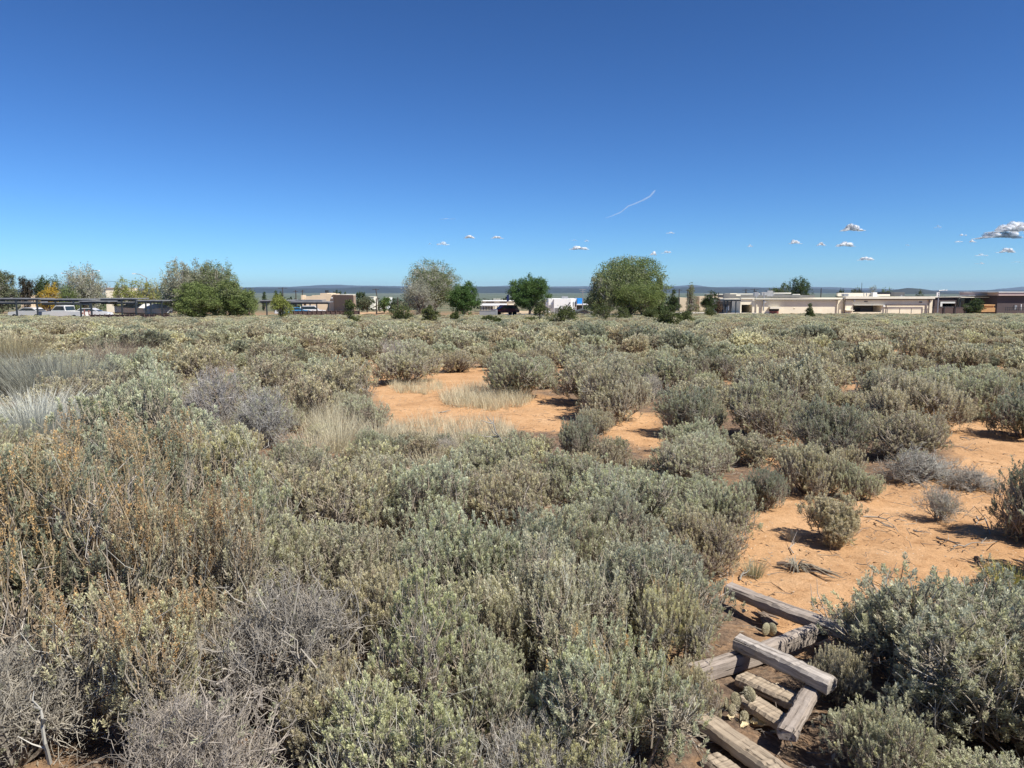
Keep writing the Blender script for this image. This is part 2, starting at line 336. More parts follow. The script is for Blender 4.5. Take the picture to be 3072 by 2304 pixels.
def sage(name, seed, W, H, npl=420, k=34, ll=.021, lw=.0055, pl=.13, silver=.3, yellow=.12, brown=.15, seeds=0, dead=80, up=.9, low=.12, lobes=9, single=False):
    g = np.random.default_rng(seed); bl, bt = MB(), MB(); R2 = W / 2
    ang = g.random(lobes) * 6.283; rr = np.sqrt((np.arange(lobes) + .5) / lobes) * .68
    lc = np.stack([np.cos(ang + np.arange(lobes) * 2.4) * rr * R2, np.sin(ang + np.arange(lobes) * 2.4) * rr * R2,
                   H * (.60 - .36 * rr ** 1.5 + g.normal(size=lobes) * .09)], 1)
    lr = np.stack([R2 * (.25 + .17 * g.random(lobes))] * 2 + [H * (.22 + .14 * g.random(lobes))], 1)
    li = g.integers(0, lobes, npl); d = unit(g.normal(size=(npl, 3)) * (1, 1, .9) + (0, 0, .35))
    tips = lc[li] + d * lr[li] * (.78 + .22 * g.random((npl, 1)) + .28 * (g.random((npl, 1)) < .12)); tips[:, 2] = np.maximum(tips[:, 2], H * low + g.random(npl) * H * .12)
    root = np.array((0, 0, -.02)); out = unit(tips - (0, 0, H * .1)) ; ax = unit(out * .55 + (0, 0, up) + g.normal(size=(npl, 3)) * .28)
    lens = pl * (.55 + .8 * g.random(npl))
    lobe_tone = g.random(lobes)
    w = np.clip(lobe_tone[li] * .6 + g.random(npl) * .6, 0, 1)[:, None]; col = C_GREEN * (1 - w * silver * 1.6) + C_SILV * (w * silver * 1.6)
    q = (g.random(npl) < yellow + .25 * yellow * (tips[:, 2] > H * .7)); col[q] = col[q] * .3 + C_YEL * .7
    q = (g.random(npl) < brown) & (tips[:, 2] < H * .85); col[q] = col[q] * .35 + C_BRN * .65
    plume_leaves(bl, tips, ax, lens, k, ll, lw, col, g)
    # main limbs to each lobe, then a twig to every plume, then bare dead twigs
    for i in range(lobes):
        st = root + np.array((lc[i, 0] * .12, lc[i, 1] * .12, 0)); en = lc[i] - (0, 0, lr[i, 2] * .5)
        m = (st + en) / 2 + g.normal(size=3) * W * .035; m2 = st * .25 + en * .75 + g.normal(size=3) * W * .03
        r0 = .011 * W + .003
        bt.tube([st, (st + m) / 2 + g.normal(size=3) * .01, m, m2, en], [r0, r0 * .85, r0 * .7, r0 * .5, r0 * .3], 5, C_BARK * 1.3)
    hub = lc[li] - np.stack([np.zeros(npl), np.zeros(npl), lr[li, 2] * .55], 1) + g.normal(size=(npl, 3)) * lr[li] * .22
    twigs(bt, hub, tips - ax * lens[:, None] * .2, .0032 * (W + .4), .0012, np.tile(C_TWIG, (npl, 1)), g)
    if dead:
        di = g.integers(0, lobes, dead); dd = unit(g.normal(size=(dead, 3)) + (0, 0, .3)); a = lc[di] - (0, 0, 1) * lr[di] * .7
        e = lc[di] + dd * lr[di] * (.7 + .55 * g.random((dead, 1))); e[:, 2] = np.maximum(e[:, 2], .03)
        twigs(bt, a, e, .0028, .0009, np.tile(C_GREY, (dead, 1)), g)
        h = (a + e) / 2; e2 = h + unit(dd + g.normal(size=(dead, 3)) * .7) * np.linalg.norm(e - a, axis=1)[:, None] * .35
        twigs(bt, h, e2, .0018, .0007, np.tile(C_GREY, (dead, 1)), g, 2)
    bs = None
    if seeds:
        bs = MB(); si = g.integers(0, lobes, seeds); t0 = lc[si] + unit(g.normal(size=(seeds, 3)) * (1, 1, .2)) * lr[si] * .7 + (0, 0, H * .10)
        ln = H * (.16 + .16 * g.random(seeds)); sx = unit(np.stack([g.normal(size=seeds) * .14, g.normal(size=seeds) * .14, np.ones(seeds)], 1)); t1 = t0 + sx * ln[:, None]
        twigs(bs, t0 - sx * .08, t1, .0022, .0008, np.tile(C_TAN, (seeds, 1)), g)
        wv = g.random((seeds, 1)); sc_ = C_OCH * wv + C_TAN * (1 - wv)
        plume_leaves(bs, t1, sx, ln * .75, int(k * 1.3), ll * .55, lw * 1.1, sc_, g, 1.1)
    if single:
        bl.add(np.concatenate(bt.v), np.concatenate([f for f in bt.f if f.shape[1] == 4]) , np.concatenate(bt.c)[:, :3])
        return bl.mesh(name + ' foliage', M_LEAF), None, None
    return bl.mesh(name + ' foliage', M_LEAF), bt.mesh(name + ' branches', M_TWIG), bs.mesh(name + ' seed heads', M_LEAF) if bs else None
def dead_bush(name, seed, W, H, n=26, leafy=0, col=None, flat=.6):
    """a tangle of bare grey branches, each splitting three times"""
    g = np.random.default_rng(seed); b = MB(); col = C_GREY if col is None else col
    ph = g.random(n) * 6.283; th = g.random(n) ** .7 * flat * 1.5
    d = np.stack([np.cos(ph) * np.sin(th), np.sin(ph) * np.sin(th), np.cos(th)], 1)
    st = g.normal(size=(n, 3)) * (.03 * W, .03 * W, 0); L0 = np.array((W / 2, W / 2, H))
    en = st + d * L0 * (.42 + .2 * g.random((n, 1))); twigs(b, st, en, .0085 * (W + .2), .0045 * (W + .2), np.tile(C_BARK * .5 + col * .5, (n, 1)), g, 4, .1)
    r = .0042 * (W + .2); frac = .36; a, e = st, en
    for lv in range(4):
        kk = (4, 4, 3, 2)[lv]; m = len(a) * kk; ia = np.repeat(np.arange(len(a)), kk); t = (.35 + .65 * g.random((m, 1)))
        s = a[ia] + (e[ia] - a[ia]) * t; dd = unit(unit(e[ia] - a[ia]) * .8 + g.normal(size=(m, 3)) * .55 + (0, 0, .18))
        f = s + dd * L0 * (frac * (.6 + .7 * g.random((m, 1)))); f[:, 2] = np.clip(f[:, 2], .01, H * 1.05)
        twigs(b, s, f, r, r * .5, np.tile(col, (m, 1)), g, 3 if lv < 2 else 2, .14); r *= .58; frac *= .62; a, e = s, f
    bl = None
    if leafy:
        bl = MB(); q = g.choice(len(e), leafy); ax = unit(e[q] - a[q] + (0, 0, .02)); w = g.random((leafy, 1)) < .5
        plume_leaves(bl, e[q] + ax * .01, ax, np.full(leafy, .05), 16, .018, .005, np.where(w, C_GREEN, C_BRN * 1.1), g)
    return b.mesh(name + ' branches', M_TWIG), bl.mesh(name + ' leaves', M_LEAF) if bl else None
def blades(b, n, R2, H, col, g, wd=.004, spread=.5, droop=.25, jit=.25, seg=4, center=(0, 0), taper=True):
    ph = g.random(n) * 6.283; r0 = np.sqrt(g.random(n)) * R2 * .35; base = np.stack([np.cos(ph) * r0 + center[0], np.sin(ph) * r0 + center[1], np.zeros(n) - .01], 1)
    ln = H * (.55 + .5 * g.random(n)); sp = spread * (r0 / (R2 * .35 + 1e-6)) * (.5 + g.random(n)); pj = ph + g.normal(size=n) * jit * 2
    out = np.stack([np.cos(pj), np.sin(pj), np.zeros(n)], 1); t = np.linspace(0, 1, seg + 1)
    p = base[:, None] + np.array((0, 0, 1.)) * (ln[:, None] * (t - droop * .5 * t ** 2))[..., None] + out[:, None] * (ln[:, None] * sp[:, None] * (t * .5 + t ** 2 * (.3 + droop)))[..., None]
    side = unit(np.cross(out, (0, 0, 1)) + g.normal(size=(n, 3)) * .5) * wd * .5
    wv = (1 - .85 * t) if taper else np.ones(seg + 1)
    v = np.stack([p - side[:, None] * wv[None, :, None], p + side[:, None] * wv[None, :, None]], 2).reshape(-1, 3)
    i = (np.arange(n) * (seg + 1) * 2)[:, None] + (np.arange(seg) * 2)[None]
    c = col * (g.random((n, 1)) * .45 + .78)
    b.add(v, np.stack([i, i + 1, i + 3, i + 2], -1).reshape(-1, 4), np.repeat(c, (seg + 1) * 2, axis=0))

# ---- plants of the near and middle ground: a few builds of each kind, copied with their parts
LIB = {}
def lib(key, fn):
    if key not in LIB: LIB[key] = fn()
    return LIB[key]
NEAR = [lambda i=i: sage('sage', 100 + i, 1.0, .72, npl=950, k=50, ll=.018, lw=.0058, pl=.068, low=.05, silver=(.45, .3, .58, .42, .3, .5)[i], yellow=(.10, .05, .04, .18, .1, .02)[i],
                         brown=(.12, .22, .10, .12, .3, .1)[i], dead=(150, 260, 120, 160, 300, 150)[i], up=(.8, .9, 1.3, .8, .7, 1.0)[i], lobes=(17, 14, 18, 16, 19, 13)[i]) for i in range(6)]
SPEC = {
 'silver': lambda: sage('silver sage', 201, 1.0, .72, npl=850, k=56, ll=.018, lw=.0052, pl=.13, silver=.62, yellow=.12, brown=.06, dead=110, up=1.9, lobes=12),
 'yellow': lambda: sage('yellow sage', 202, 1.0, .72, npl=680, k=48, ll=.017, lw=.0065, pl=.05, silver=.2, yellow=.75, brown=.05, dead=420, up=.7, lobes=10),
 'seedy': lambda: sage('seeding sage', 203, 1.0, .85, npl=980, k=38, ll=.017, lw=.006, pl=.08, silver=.3, yellow=.1, brown=.22, seeds=240, dead=260, up=.9, lobes=12),
 'ochre': lambda: sage('ochre sage', 204, 1.0, .72, npl=950, k=50, ll=.018, lw=.0058, pl=.068, silver=.35, yellow=.28, brown=.2, seeds=26, dead=220, up=.9, lobes=11),
 'small': lambda: sage('small sage', 205, 1.0, .9, npl=700, k=40, ll=.034, lw=.011, pl=.11, silver=.4, yellow=.1, brown=.06, dead=60, up=.6, lobes=10, low=.05),
}
def put_parts(root, meshes, names):
    for me, n in zip(meshes, names):
        if me: put(n, me, root)
def sage_plant(key, fn, x, y, W, H, rz, label, group=None, name='sagebrush'):
    ms = lib(key, fn); r = empty(name, (x, y, float(zg(x, y)) - .01), rz, (W, W, H / .72))
    put_parts(r, ms, ('foliage', 'branches', 'seed_heads'))
    return tag(r, label, 'shrub', group)
placed = []                          # (x, y, radius) of everything planted by hand
def pos_px(cx, d):
    return X(cx, d) if d > 20 else (cx - 1536) / FPX * (d * math.cos(PITCH) + (EYE - float(zg(0, d)) - .3) * math.sin(PITCH))
def S(cx, d, W, H, key, label, group=None, rz=None):
    x = pos_px(cx, d); placed.append((x, d, W * .5)); tp = proj(x, d, float(zg(x, d)) + H)
    if any(inside(tp[0], tp[1] + 12, q) for q in SAND): print('COVERS SAND', cx, d, [round(v) for v in tp])
    rz = random.random() * 6.28 if rz is None else rz
    if key in ('dead', 'deadlow', 'deadleafy'):
        ms = lib(key, {'dead': lambda: dead_bush('dead shrub', 31, 1, .7, 30, 90, col=np.array((.37, .33, .28))), 'deadlow': lambda: dead_bush('dead low shrub', 32, 1, .4, 26, 20, flat=.9),
                       'deadleafy': lambda: dead_bush('bare shrub', 33, 1, .6, 20, 240)}[key])
        r = empty('dead_shrub', (x, d, float(zg(x, d)) - .01), rz, (W, W, H / {'dead': .7, 'deadlow': .4, 'deadleafy': .6}[key]))
        put_parts(r, ms, ('branches', 'foliage')); tag(r, label, 'shrub', group); return r
    if isinstance(key, int): return sage_plant(('n', key), NEAR[key], x, d, W, H, rz, label, group)
    return sage_plant(key, SPEC[key], x, d, W, H * (.72 / .85 if key == 'seedy' else .8 if key == 'small' else 1), rz, label, group)
# front row, from the right edge to the left edge of the picture
S(2845, 2.75, 1.14, .60, 3, 'large grey green sagebrush beside the stacked timbers, largest at bottom right')
S(2660, 2.35, .42, .34, 0, 'small sagebrush touching the lower end of the weathered timbers')
S(3120, 2.5, .9, .52, 4, 'twiggy sagebrush cut off by the bottom right corner')
S(3060, 3.25, .75, .42, 2, 'silvery sagebrush behind the large bush at the bottom right corner')
S(2515, 2.85, .30, .27, 2, 'little sagebrush covering the right end of the silvery timber')
S(2600, 3.3, .36, .34, 0, 'small grey green sagebrush growing over the right end of the crossed timbers')
S(1850, 2.38, .72, .52, 'ochre', 'sagebrush with ochre tips left of the lowest brown timber')
S(2075, 2.72, .32, .27, 5, 'small pale sagebrush against the left ends of the lower timbers')
S(1640, 3.05, .85, .62, 'silver', 'silver sagebrush with long upright plumes left of the timbers')
S(1250, 2.78, .68, .62, 'yellow', 'sagebrush with pale yellow new tips in front of the silver one')
S(1220, 2.22, .70, .50, 'yellow', 'yellow tipped sagebrush at the bottom edge of the picture')
S(1560, 2.2, .5, .36, 'deadleafy', 'half dead shrub of bare crossed twigs between the two bottom sagebrushes')
S(840, 2.75, .95, .58, 'dead', 'big dead shrub with dark stems and bare grey twigs')
S(600, 2.15, .85, .45, 'dead', 'tangle of dead grey twigs at the bottom edge')
S(380, 2.6, .85, .62, 'seedy', 'brownish sagebrush with ochre seed heads at bottom left')
S(560, 3.2, .85, .80, 'seedy', 'sagebrush full of tan seed stalks behind the dead tangle')
S(190, 3.25, 1.15, 1.02, 'seedy', 'tallest sagebrush with ochre seed spikes by the left edge')
S(40, 2.5, .85, .45, 'dead', 'dark dead shrub in the bottom left corner')
S(-40, 3.6, 1.0, .95, 1, 'dark grey green sagebrush cut off by the left edge')
S(1020, 3.55, .8, .60, 1, 'dark sagebrush behind the big dead shrub')
S(1380, 3.75, .85, .62, 3, 'rounded sagebrush behind the yellow tipped one')
S(1960, 3.45, .85, .56, 0, 'broad sagebrush above the left end of the topmost timber')
S(1730, 4.15, .8, .58, 5, 'pale sagebrush behind the silver plumed one')
S(2090, 4.3, .6, .42, 4, 'twiggy brown sagebrush at the edge of the red sand behind the topmost timber')
S(700, 4.0, .95, .72, 4, 'sagebrush with bare grey sticks in the left thicket')
S(400, 4.3, 1.1, .95, 'seedy', 'tall brown sagebrush with a few orange seed heads, left thicket')
S(90, 4.9, 1.2, .74, 0, 'green sagebrush below the pale feathery grass clump')
S(1250, 4.7, .95, .62, 2, 'grey sagebrush in the middle thicket with upright plumes')
S(950, 4.7, 1.1, .70, 3, 'wide sagebrush in front of the straw coloured grass')
S(1560, 5.0, .9, .60, 1, 'sagebrush in the middle thicket left of the broad one')
S(1880, 5.0, .95, .58, 3, 'sagebrush with yellowish tips in the middle thicket')
S(2140, 5.1, .7, .48, 0, 'sagebrush bordering the left side of the red sand')
S(2290, 5.9, .5, .38, 2, 'low sagebrush leaning onto the sand beside the round bush')
S(660, 5.3, 1.1, .86, 'yellow', 'pale green sagebrush standing out in the left thicket')
S(420, 6.2, 1.5, 1.08, 2, 'large silvery sagebrush rising over the left thicket')
S(880, 6.0, .9, .52, 4, 'brown tinged sagebrush before the dry grass')
S(1180, 5.9, .9, .50, 5, 'low sagebrush at the front rim of the sand clearing')
S(1450, 6.2, 1.0, .55, 0, 'sagebrush under the bare forked branches')
S(1700, 6.1, .75, .42, 4, 'grey brown sagebrush in front of the narrow bush with the dead boughs')
S(2100, 6.7, 1.0, .52, 1, 'sagebrush right of the strip of sand, the nearer one')
S(2110, 7.2, .9, .52, 5, 'pale sagebrush left of the leafy bush on the sand')
S(2497, 5.05, .54, .35, 'small', 'small round sagebrush alone on the red sand')
S(2435, 6.5, .72, .60, 5, 'leafy sagebrush standing behind the small round one')
S(2580, 6.2, .45, .36, 0, 'small sagebrush leaning on the right side of the leafy one')
S(2830, 5.55, .50, .30, 'deadleafy', 'low bare shrub on the sand with a few grey leaves')
S(2760, 6.9, 1.0, .34, 'deadlow', 'low dead shrub of brown branches on the sand')
S(2920, 6.6, .6, .22, 'deadlow', 'flattest dead shrub spread on the sand near the right edge')
S(3140, 5.1, .80, .74, 1, 'dark sagebrush casting its shadow on the sand at the right edge')
S(3350, 4.2, .9, .60, 3, 'sagebrush outside the right edge above the yellow tuft')
S(2480, 8.1, 1.0, .66, 4, 'brown twiggy sagebrush behind the leafy one on the sand')
S(2700, 8.0, 1.1, .60, 1, 'wide brown green sagebrush behind the dead shrubs')
S(2740, 9.6, 1.5, .85, 'silver', 'wide silvery sagebrush with long pale plumes, middle right')
S(2290, 9.2, 1.2, .80, 4, 'brown sagebrush with dark bare stems, middle right')
S(2080, 9.4, 1.1, .72, 3, 'yellowish green sagebrush left of the brown one')
S(2090, 8.2, .9, .50, 0, 'sagebrush at the bend of the sand strip')
S(1745, 7.6, .52, .56, 1, 'narrow dark sagebrush with pale dead boughs at its foot')
S(1850, 10.6, 1.25, .98, 2, 'tall dark green sagebrush beyond the sand clearing')
S(1790, 9.6, .6, .42, 5, 'low sagebrush at the foot of the tall dark green one')
S(1565, 13.6, 1.7, .92, 1, 'broad sagebrush behind the short dry grass')
S(1220, 16.0, 1.9, .98, 0, 'round isolated sagebrush at the back of the sand clearing')
S(1370, 18.5, 1.5, .62, 3, 'low pale sagebrush right of the round isolated one')
S(1090, 9.8, .8, .45, 2, 'green sagebrush left of the sand clearing beside the grass')
S(1030, 10.9, .7, .46, 5, 'small upright green sagebrush at the left tip of the sand clearing')
S(1110, 7.4, .45, .46, 5, 'bluish green upright sagebrush at the left corner of the clearing')
S(2880, 12.5, 1.6, .75, 3, 'pale green sagebrush in front of the far patch of sand')
S(3080, 9.0, 1.1, .75, 0, 'sagebrush at the right edge behind the sand')
S(2950, 10.5, 1.2, .7, 4, 'brownish sagebrush behind the right end of the sand')
S(-120, 6.4, 1.2, .75, 4, 'brownish sagebrush beyond the left edge before the feathery grass clump')
S(260, 9.5, 1.5, .9, 1, 'dark sagebrush between the feathery grass and the grey broom shrub')

S(1030, 2.5, .5, .42, 3, 'sagebrush between the big dead shrub and the yellow tipped ones')
S(1440, 3.2, .55, .50, 5, 'silvery sagebrush squeezed between the yellow tipped and the plumed one')
S(1480, 2.6, .5, .42, 0, 'low sagebrush in front of the silver plumed one')
S(1700, 2.15, .5, .36, 'yellow', 'yellowish sagebrush cut off by the bottom edge, left of the ochre one')
S(1850, 4.3, .7, .52, 2, 'silvery sagebrush behind the broad one by the timbers')
S(1170, 3.35, .6, .52, 5, 'grey green sagebrush right behind the yellow tipped one')
S(1560, 3.85, .75, .58, 0, 'bright grey green sagebrush behind the silver plumed one')
S(860, 3.7, .8, .60, 3, 'sagebrush behind the big dead shrub')
S(330, 3.6, .8, .85, 'seedy', 'sagebrush with tan seed spikes behind the tallest one')
S(2010, 3.05, .45, .42, 'ochre', 'small ochre tinged sagebrush left of the timbers')
# bunch grasses and broom-like shrubs
def grass(cx, d, R2, H, n, col, label, name='bunch_grass', cat='grass clump', wd=.005, spread=.5, droop=.25, seed=1, group=None):
    g = np.random.default_rng(seed); b = MB(); blades(b, n, R2, H, np.array(col), g, wd, spread, droop)
    x = pos_px(cx, d); placed.append((x, d, R2 * .7)); o = b.build(name, M_GRASS, None, (x, d, float(zg(x, d))))
    return tag(o, label, cat, group)
STRAW = (.66, .60, .43)
grass(112, 7.4, .62, 1.06, 2800, (.64, .64, .55), 'pale feathery bunch grass leaning over at the left edge', wd=.0065, spread=.5, droop=.55, seed=3)
grass(20, 7.0, .5, .6, 500, STRAW, 'low straw coloured grass left of the feathery clump', seed=4, wd=.007)
for cx, d, r_, h_, lab, sd_ in ((1010, 8.0, .5, .46, 'tall straw coloured bunch grass left of the sand clearing', 5), (930, 7.4, .42, .40, 'straw coloured bunch grass in front of the tall one', 6),
        (1135, 8.5, .4, .36, 'pale bunch grass at the left corner of the clearing', 7), (1290, 6.8, .4, .32, 'pale thin grass at the front rim of the sand clearing', 8),
        (2270, 4.28, .13, .14, 'small green grey grass tuft behind the topmost timber', 9), (2385, 5.05, .10, .09, 'tiny straw tuft in front of the round bush', 10),
        (2520, 4.9, .07, .09, 'tiny brown tuft right of the straw one', 11), (640, 8.0, .5, .5, 'dry grass under the grey broom shrub', 12)):
    grass(cx, d, r_, h_, int(900 * r_ + 60), STRAW if sd_ not in (9,) else (.36, .36, .24), lab, seed=sd_, wd=.005 if d > 6 else .003, spread=.6)
def broom(cx, d, R2, H, n, col, label, seed, spread=.75, wd=.008):
    g = np.random.default_rng(seed); x = pos_px(cx, d); placed.append((x, d, R2)); r = empty('broom_shrub', (x, d, float(zg(x, d))))
    a, c = MB(), MB(); blades(a, n, R2 * 1.6, H, np.array(col), g, wd, spread, .12, .3); blades(c, n // 4, R2, H * .6, C_TWIG, g, wd * 1.3, spread * 1.1, .1, .3)
    put('stems', a.mesh('stems', M_GRASS), r); put('branches', c.mesh('branches', M_GRASS), r)
    return tag(r, label, 'shrub')
def twig_bush(cx, d, W, H, label):
    x = pos_px(cx, d); placed.append((x, d, W * .5)); ms = lib('twigbush', lambda: dead_bush('grey twig shrub', 37, 1, .6, 46, 700, col=np.array((.37, .35, .33)), flat=.62))
    r = empty('twiggy_shrub', (x, d, float(zg(x, d)) - .01), 1.0, (W, W, H / .6)); put_parts(r, ms, ('branches', 'foliage')); return tag(r, label, 'shrub')
twig_bush(650, 8.6, 1.25, .86, 'rounded grey twiggy shrub left of the sand clearing, left half of a pair'); twig_bush(790, 8.3, 1.05, .66, 'rounded grey twiggy shrub left of the sand clearing, lower right half of a pair')
broom(180, 11.8, .95, 1.0, 2200, (.40, .40, .32), 'green grey broom shrub behind the feathery grass', 22)
broom(20, 13.0, .9, .95, 2000, (.26, .26, .22), 'grey broom shrub at the left edge', 23)
broom(340, 17.5, .9, .9, 1500, (.40, .33, .25), 'tan broom shrub before the left carports', 24)
broom(40, 20.0, 1.0, 1.0, 1500, (.42, .38, .24), 'straw coloured broom shrub below the leftmost carport', 25)
broom(3045, 4.15, .16, .17, 420, (.42, .42, .13), 'small bright yellow green tuft on the sand at the right edge', 26, wd=.0035)
# short grass patch in the clearing
def grass_patch(name, x0, x1, y0, y1, n, h, seed, label):
    g = np.random.default_rng(seed); b = MB(); p0 = at(x0, y1); 
    for _ in range(n):
        px = x0 + (x1 - x0) * g.random(); py = y0 + (y1 - y0) * g.random()
        if ((px - (x0 + x1) / 2) / (x1 - x0) * 2) ** 2 + ((py - (y0 + y1) / 2) / (y1 - y0) * 2) ** 2 > 1: continue
        q = at(px, py); bb = MB(); blades(bb, 14, .16, h * (.6 + .7 * g.random()), np.array(STRAW) * (.8 + .3 * g.random()), g, .005, .6, .2, seg=3)
        v = np.concatenate(bb.v) + np.array(q); b.add(v, np.concatenate(bb.f), np.concatenate(bb.c)[:, :3])
    return tag(b.build(name, M_GRASS), label, 'grass', kind='stuff')
grass_patch('grass', 1320, 1600, 1165, 1232, 620, .26, 41, 'short pale dry grass growing in the middle of the sand clearing')
grass_patch('grass', 1170, 1330, 1142, 1185, 220, .20, 42, 'short pale dry grass at the back of the sand clearing')
grass_patch('grass', 1150, 1560, 1262, 1380, 520, .22, 43, 'thin straw grass along the front of the sand clearing')
grass_patch('grass', 880, 1130, 1215, 1320, 300, .40, 44, 'dry straw grass left of the sand clearing')

# ------------------------------------------------------------------ the rest of the sagebrush plain
def mid(i): return sage('mid sage', 300 + i, 1.0, .66, npl=440, k=28, ll=.030, lw=.012, pl=.085, silver=(.3, .15, .45, .25, .35)[i], yellow=(.1, .04, .06, .16, .05)[i], brown=(.15, .45, .1, .2, .25)[i],
                         dead=(80, 160, 50, 90, 120)[i], up=(.8, .8, 1.3, .9, .9)[i], lobes=(14, 15, 12, 17, 13)[i])
def far(i): return sage('far sage', 400 + i, 1.0, .62, npl=380, k=15, ll=.05, lw=.022, pl=.10, silver=(.3, .1, .45, .2)[i], yellow=(.05, .03, .03, .08)[i], brown=(.12, .5, .1, .25)[i], dead=24, lobes=(12, 14, 11, 13)[i], single=True)
grid = {}
def near_any(x, y, r):
    cx, cy_ = int(math.floor(x / 2)), int(math.floor(y / 2))
    for i in (-1, 0, 1):
        for j in (-1, 0, 1):
            for (a, b, q) in grid.get((cx + i, cy_ + j), ()):
                if (a - x) ** 2 + (b - y) ** 2 < (q + r) ** 2: return True
    return False
def keep(x, y, r): grid.setdefault((int(math.floor(x / 2)), int(math.floor(y / 2))), []).append((x, y, r))
for x, y, r in placed: keep(x, y, r * .8)
JUN = [(1045, 60, 2.2, 2.0), (1198, 62, 1.9, 1.3)]
g = np.random.default_rng(77); pts = []
for y0, y1, n, rr in ((1.2, 9, 2600, .33), (9, 22, 4200, .46), (22, 60, 9000, .60), (60, 118, 15000, .68)):
    k = 0
    for _ in range(n):
        y = math.sqrt(y0 * y0 + (y1 * y1 - y0 * y0) * g.random()) if y0 > 2 else y0 + (y1 - y0) * g.random()
        half = .98 * y + (1.6 if y < 4 else 2.5); x = (g.random() * 2 - 1) * half
        if y < 4 and abs(x) < .72 * y + .1 and y < 2.2 and abs(x) < 1.0: continue
        if y > 100 and not (x < -45 or x > 10): continue
        if y > 52 and -22 < x < 3 and g.random() < .35: continue
        s = rr * (.5 + 1.0 * g.random() ** 1.3)
        if near_any(x, y, s * (.72 if y < 8 else .86 if y < 20 else .97)) or in_sand(x, y): continue
        if 2.5 < y < 24:
            for sh in (1., .7, .45, .3):
                tp = proj(x, y, float(zg(x, y)) + min(s * sh * 1.25, 1.)); dx = s * sh * .8 / y * FPX
                if not any(inside(tp[0] + e, tp[1] + 12, q) for e in (-dx, 0, dx) for q in SAND): break
            else: continue
            s *= sh
            if s < .13: continue
        if y < 26 and (in_sand(x + s * .8, y) or in_sand(x - s * .8, y)) and g.random() < .8: continue
        keep(x, y, s * (.78 if y < 8 else .86 if y < 20 else .97)); pts.append((x, y, s))
pts.sort(key=lambda p: math.hypot(p[0], p[1]) + (1000 if abs(p[0]) > .71 * p[1] + .55 else 0))
ROWS = [(3.2, 'at the bottom edge', .3), (4.4, 'low in the near thicket', .33), (5.6, 'in the middle of the near thicket', .33), (7.2, 'at the top of the near thicket', .33), (9, 'just short of the sand clearing', .33), (10.5, 'level with the sand clearing', .45),
        (12, 'level with the far end of the clearing', .45), (13.5, 'directly behind the sand clearing', .45), (99, 'a little beyond the sand clearing', .45)]
SIDES = ('far left', 'left', 'left of centre', 'centre left', 'centre right', 'right of centre', 'right', 'far right')
TONE = ('grey green', 'brownish', 'silvery', 'yellowish green', 'dusty grey')
N_IND = 300 - 62
far_meshes = {}
far_src = {}
for n, (x, y, s) in enumerate(pts[:N_IND + 4]):
    W = s * 2.35; H = min(W * (.46 + .22 * random.random()), 1.05); t = n % 5; rz = random.random() * 6.28
    row = next(z for z in ROWS if y < z[0]); u_ = (x / y / .7 + 1) / 2 * 8; side = SIDES[int(min(7, max(0, u_)))]; sz = 'small' if s < row[2] * .8 else 'large' if s > row[2] * 1.15 else ''
    lab = f'{sz} {TONE[t]} sagebrush {row[1]}, {side}'.strip(); grp = f'sagebrush {row[1]}'
    if n >= N_IND:
        k = n - N_IND; me = far(k)[0]; o = put('sagebrush', me, None, (x, y, float(zg(x, y)) - .01), rz, (W, W, H / .62)); far_src[k] = o
        tag(o, lab, 'shrub', grp); continue
    if y < 6: o = sage_plant(('n', t), NEAR[t], x, y, W, H, rz, lab, grp)
    elif n % 17 == 5 and y > 6:
        ms = lib('deadleafy', lambda: dead_bush('bare shrub', 33, 1, .6, 20, 240)); o = empty('dead_shrub', (x, y, float(zg(x, y)) - .01), rz, (W, W, H / .6)); put_parts(o, ms, ('branches', 'foliage'))
        tag(o, f'{sz} bare grey shrub {row[1]}, {side}'.strip(), 'shrub', f'bare grey shrubs {row[1]}')
    else: o = sage_plant(('m', t), lambda: (lambda a: (a[0], a[1], None))(mid(t)), x, y, W, H * .72 / .66, rz, lab, grp)
    o.rotation_euler[0] = random.uniform(-.08, .08); o.rotation_euler[1] = random.uniform(-.08, .08)
same = {}
for o in [q for q in COL.objects if q.parent is None and 'label' in q and 'group' in q and 'sagebrush' in q['group'] or q.parent is None and 'bare grey' in q.get('label', '')]: same.setdefault(o['label'], []).append(o)
for lab, q in same.items():
    if len(q) < 2: continue
    q.sort(key=lambda o: o.location.y)
    for i, o in enumerate(q):
        o['label'] = lab + (', nearer' if i == 0 else ', farther') if len(q) == 2 else lab + (', nearest', ', second', ', third', ', fourth', ', fifth', ', sixth')[min(i, 5)] 
rest = pts[N_IND + 4:]
print('bushes', len(pts), 'last individual at', pts[N_IND][1])
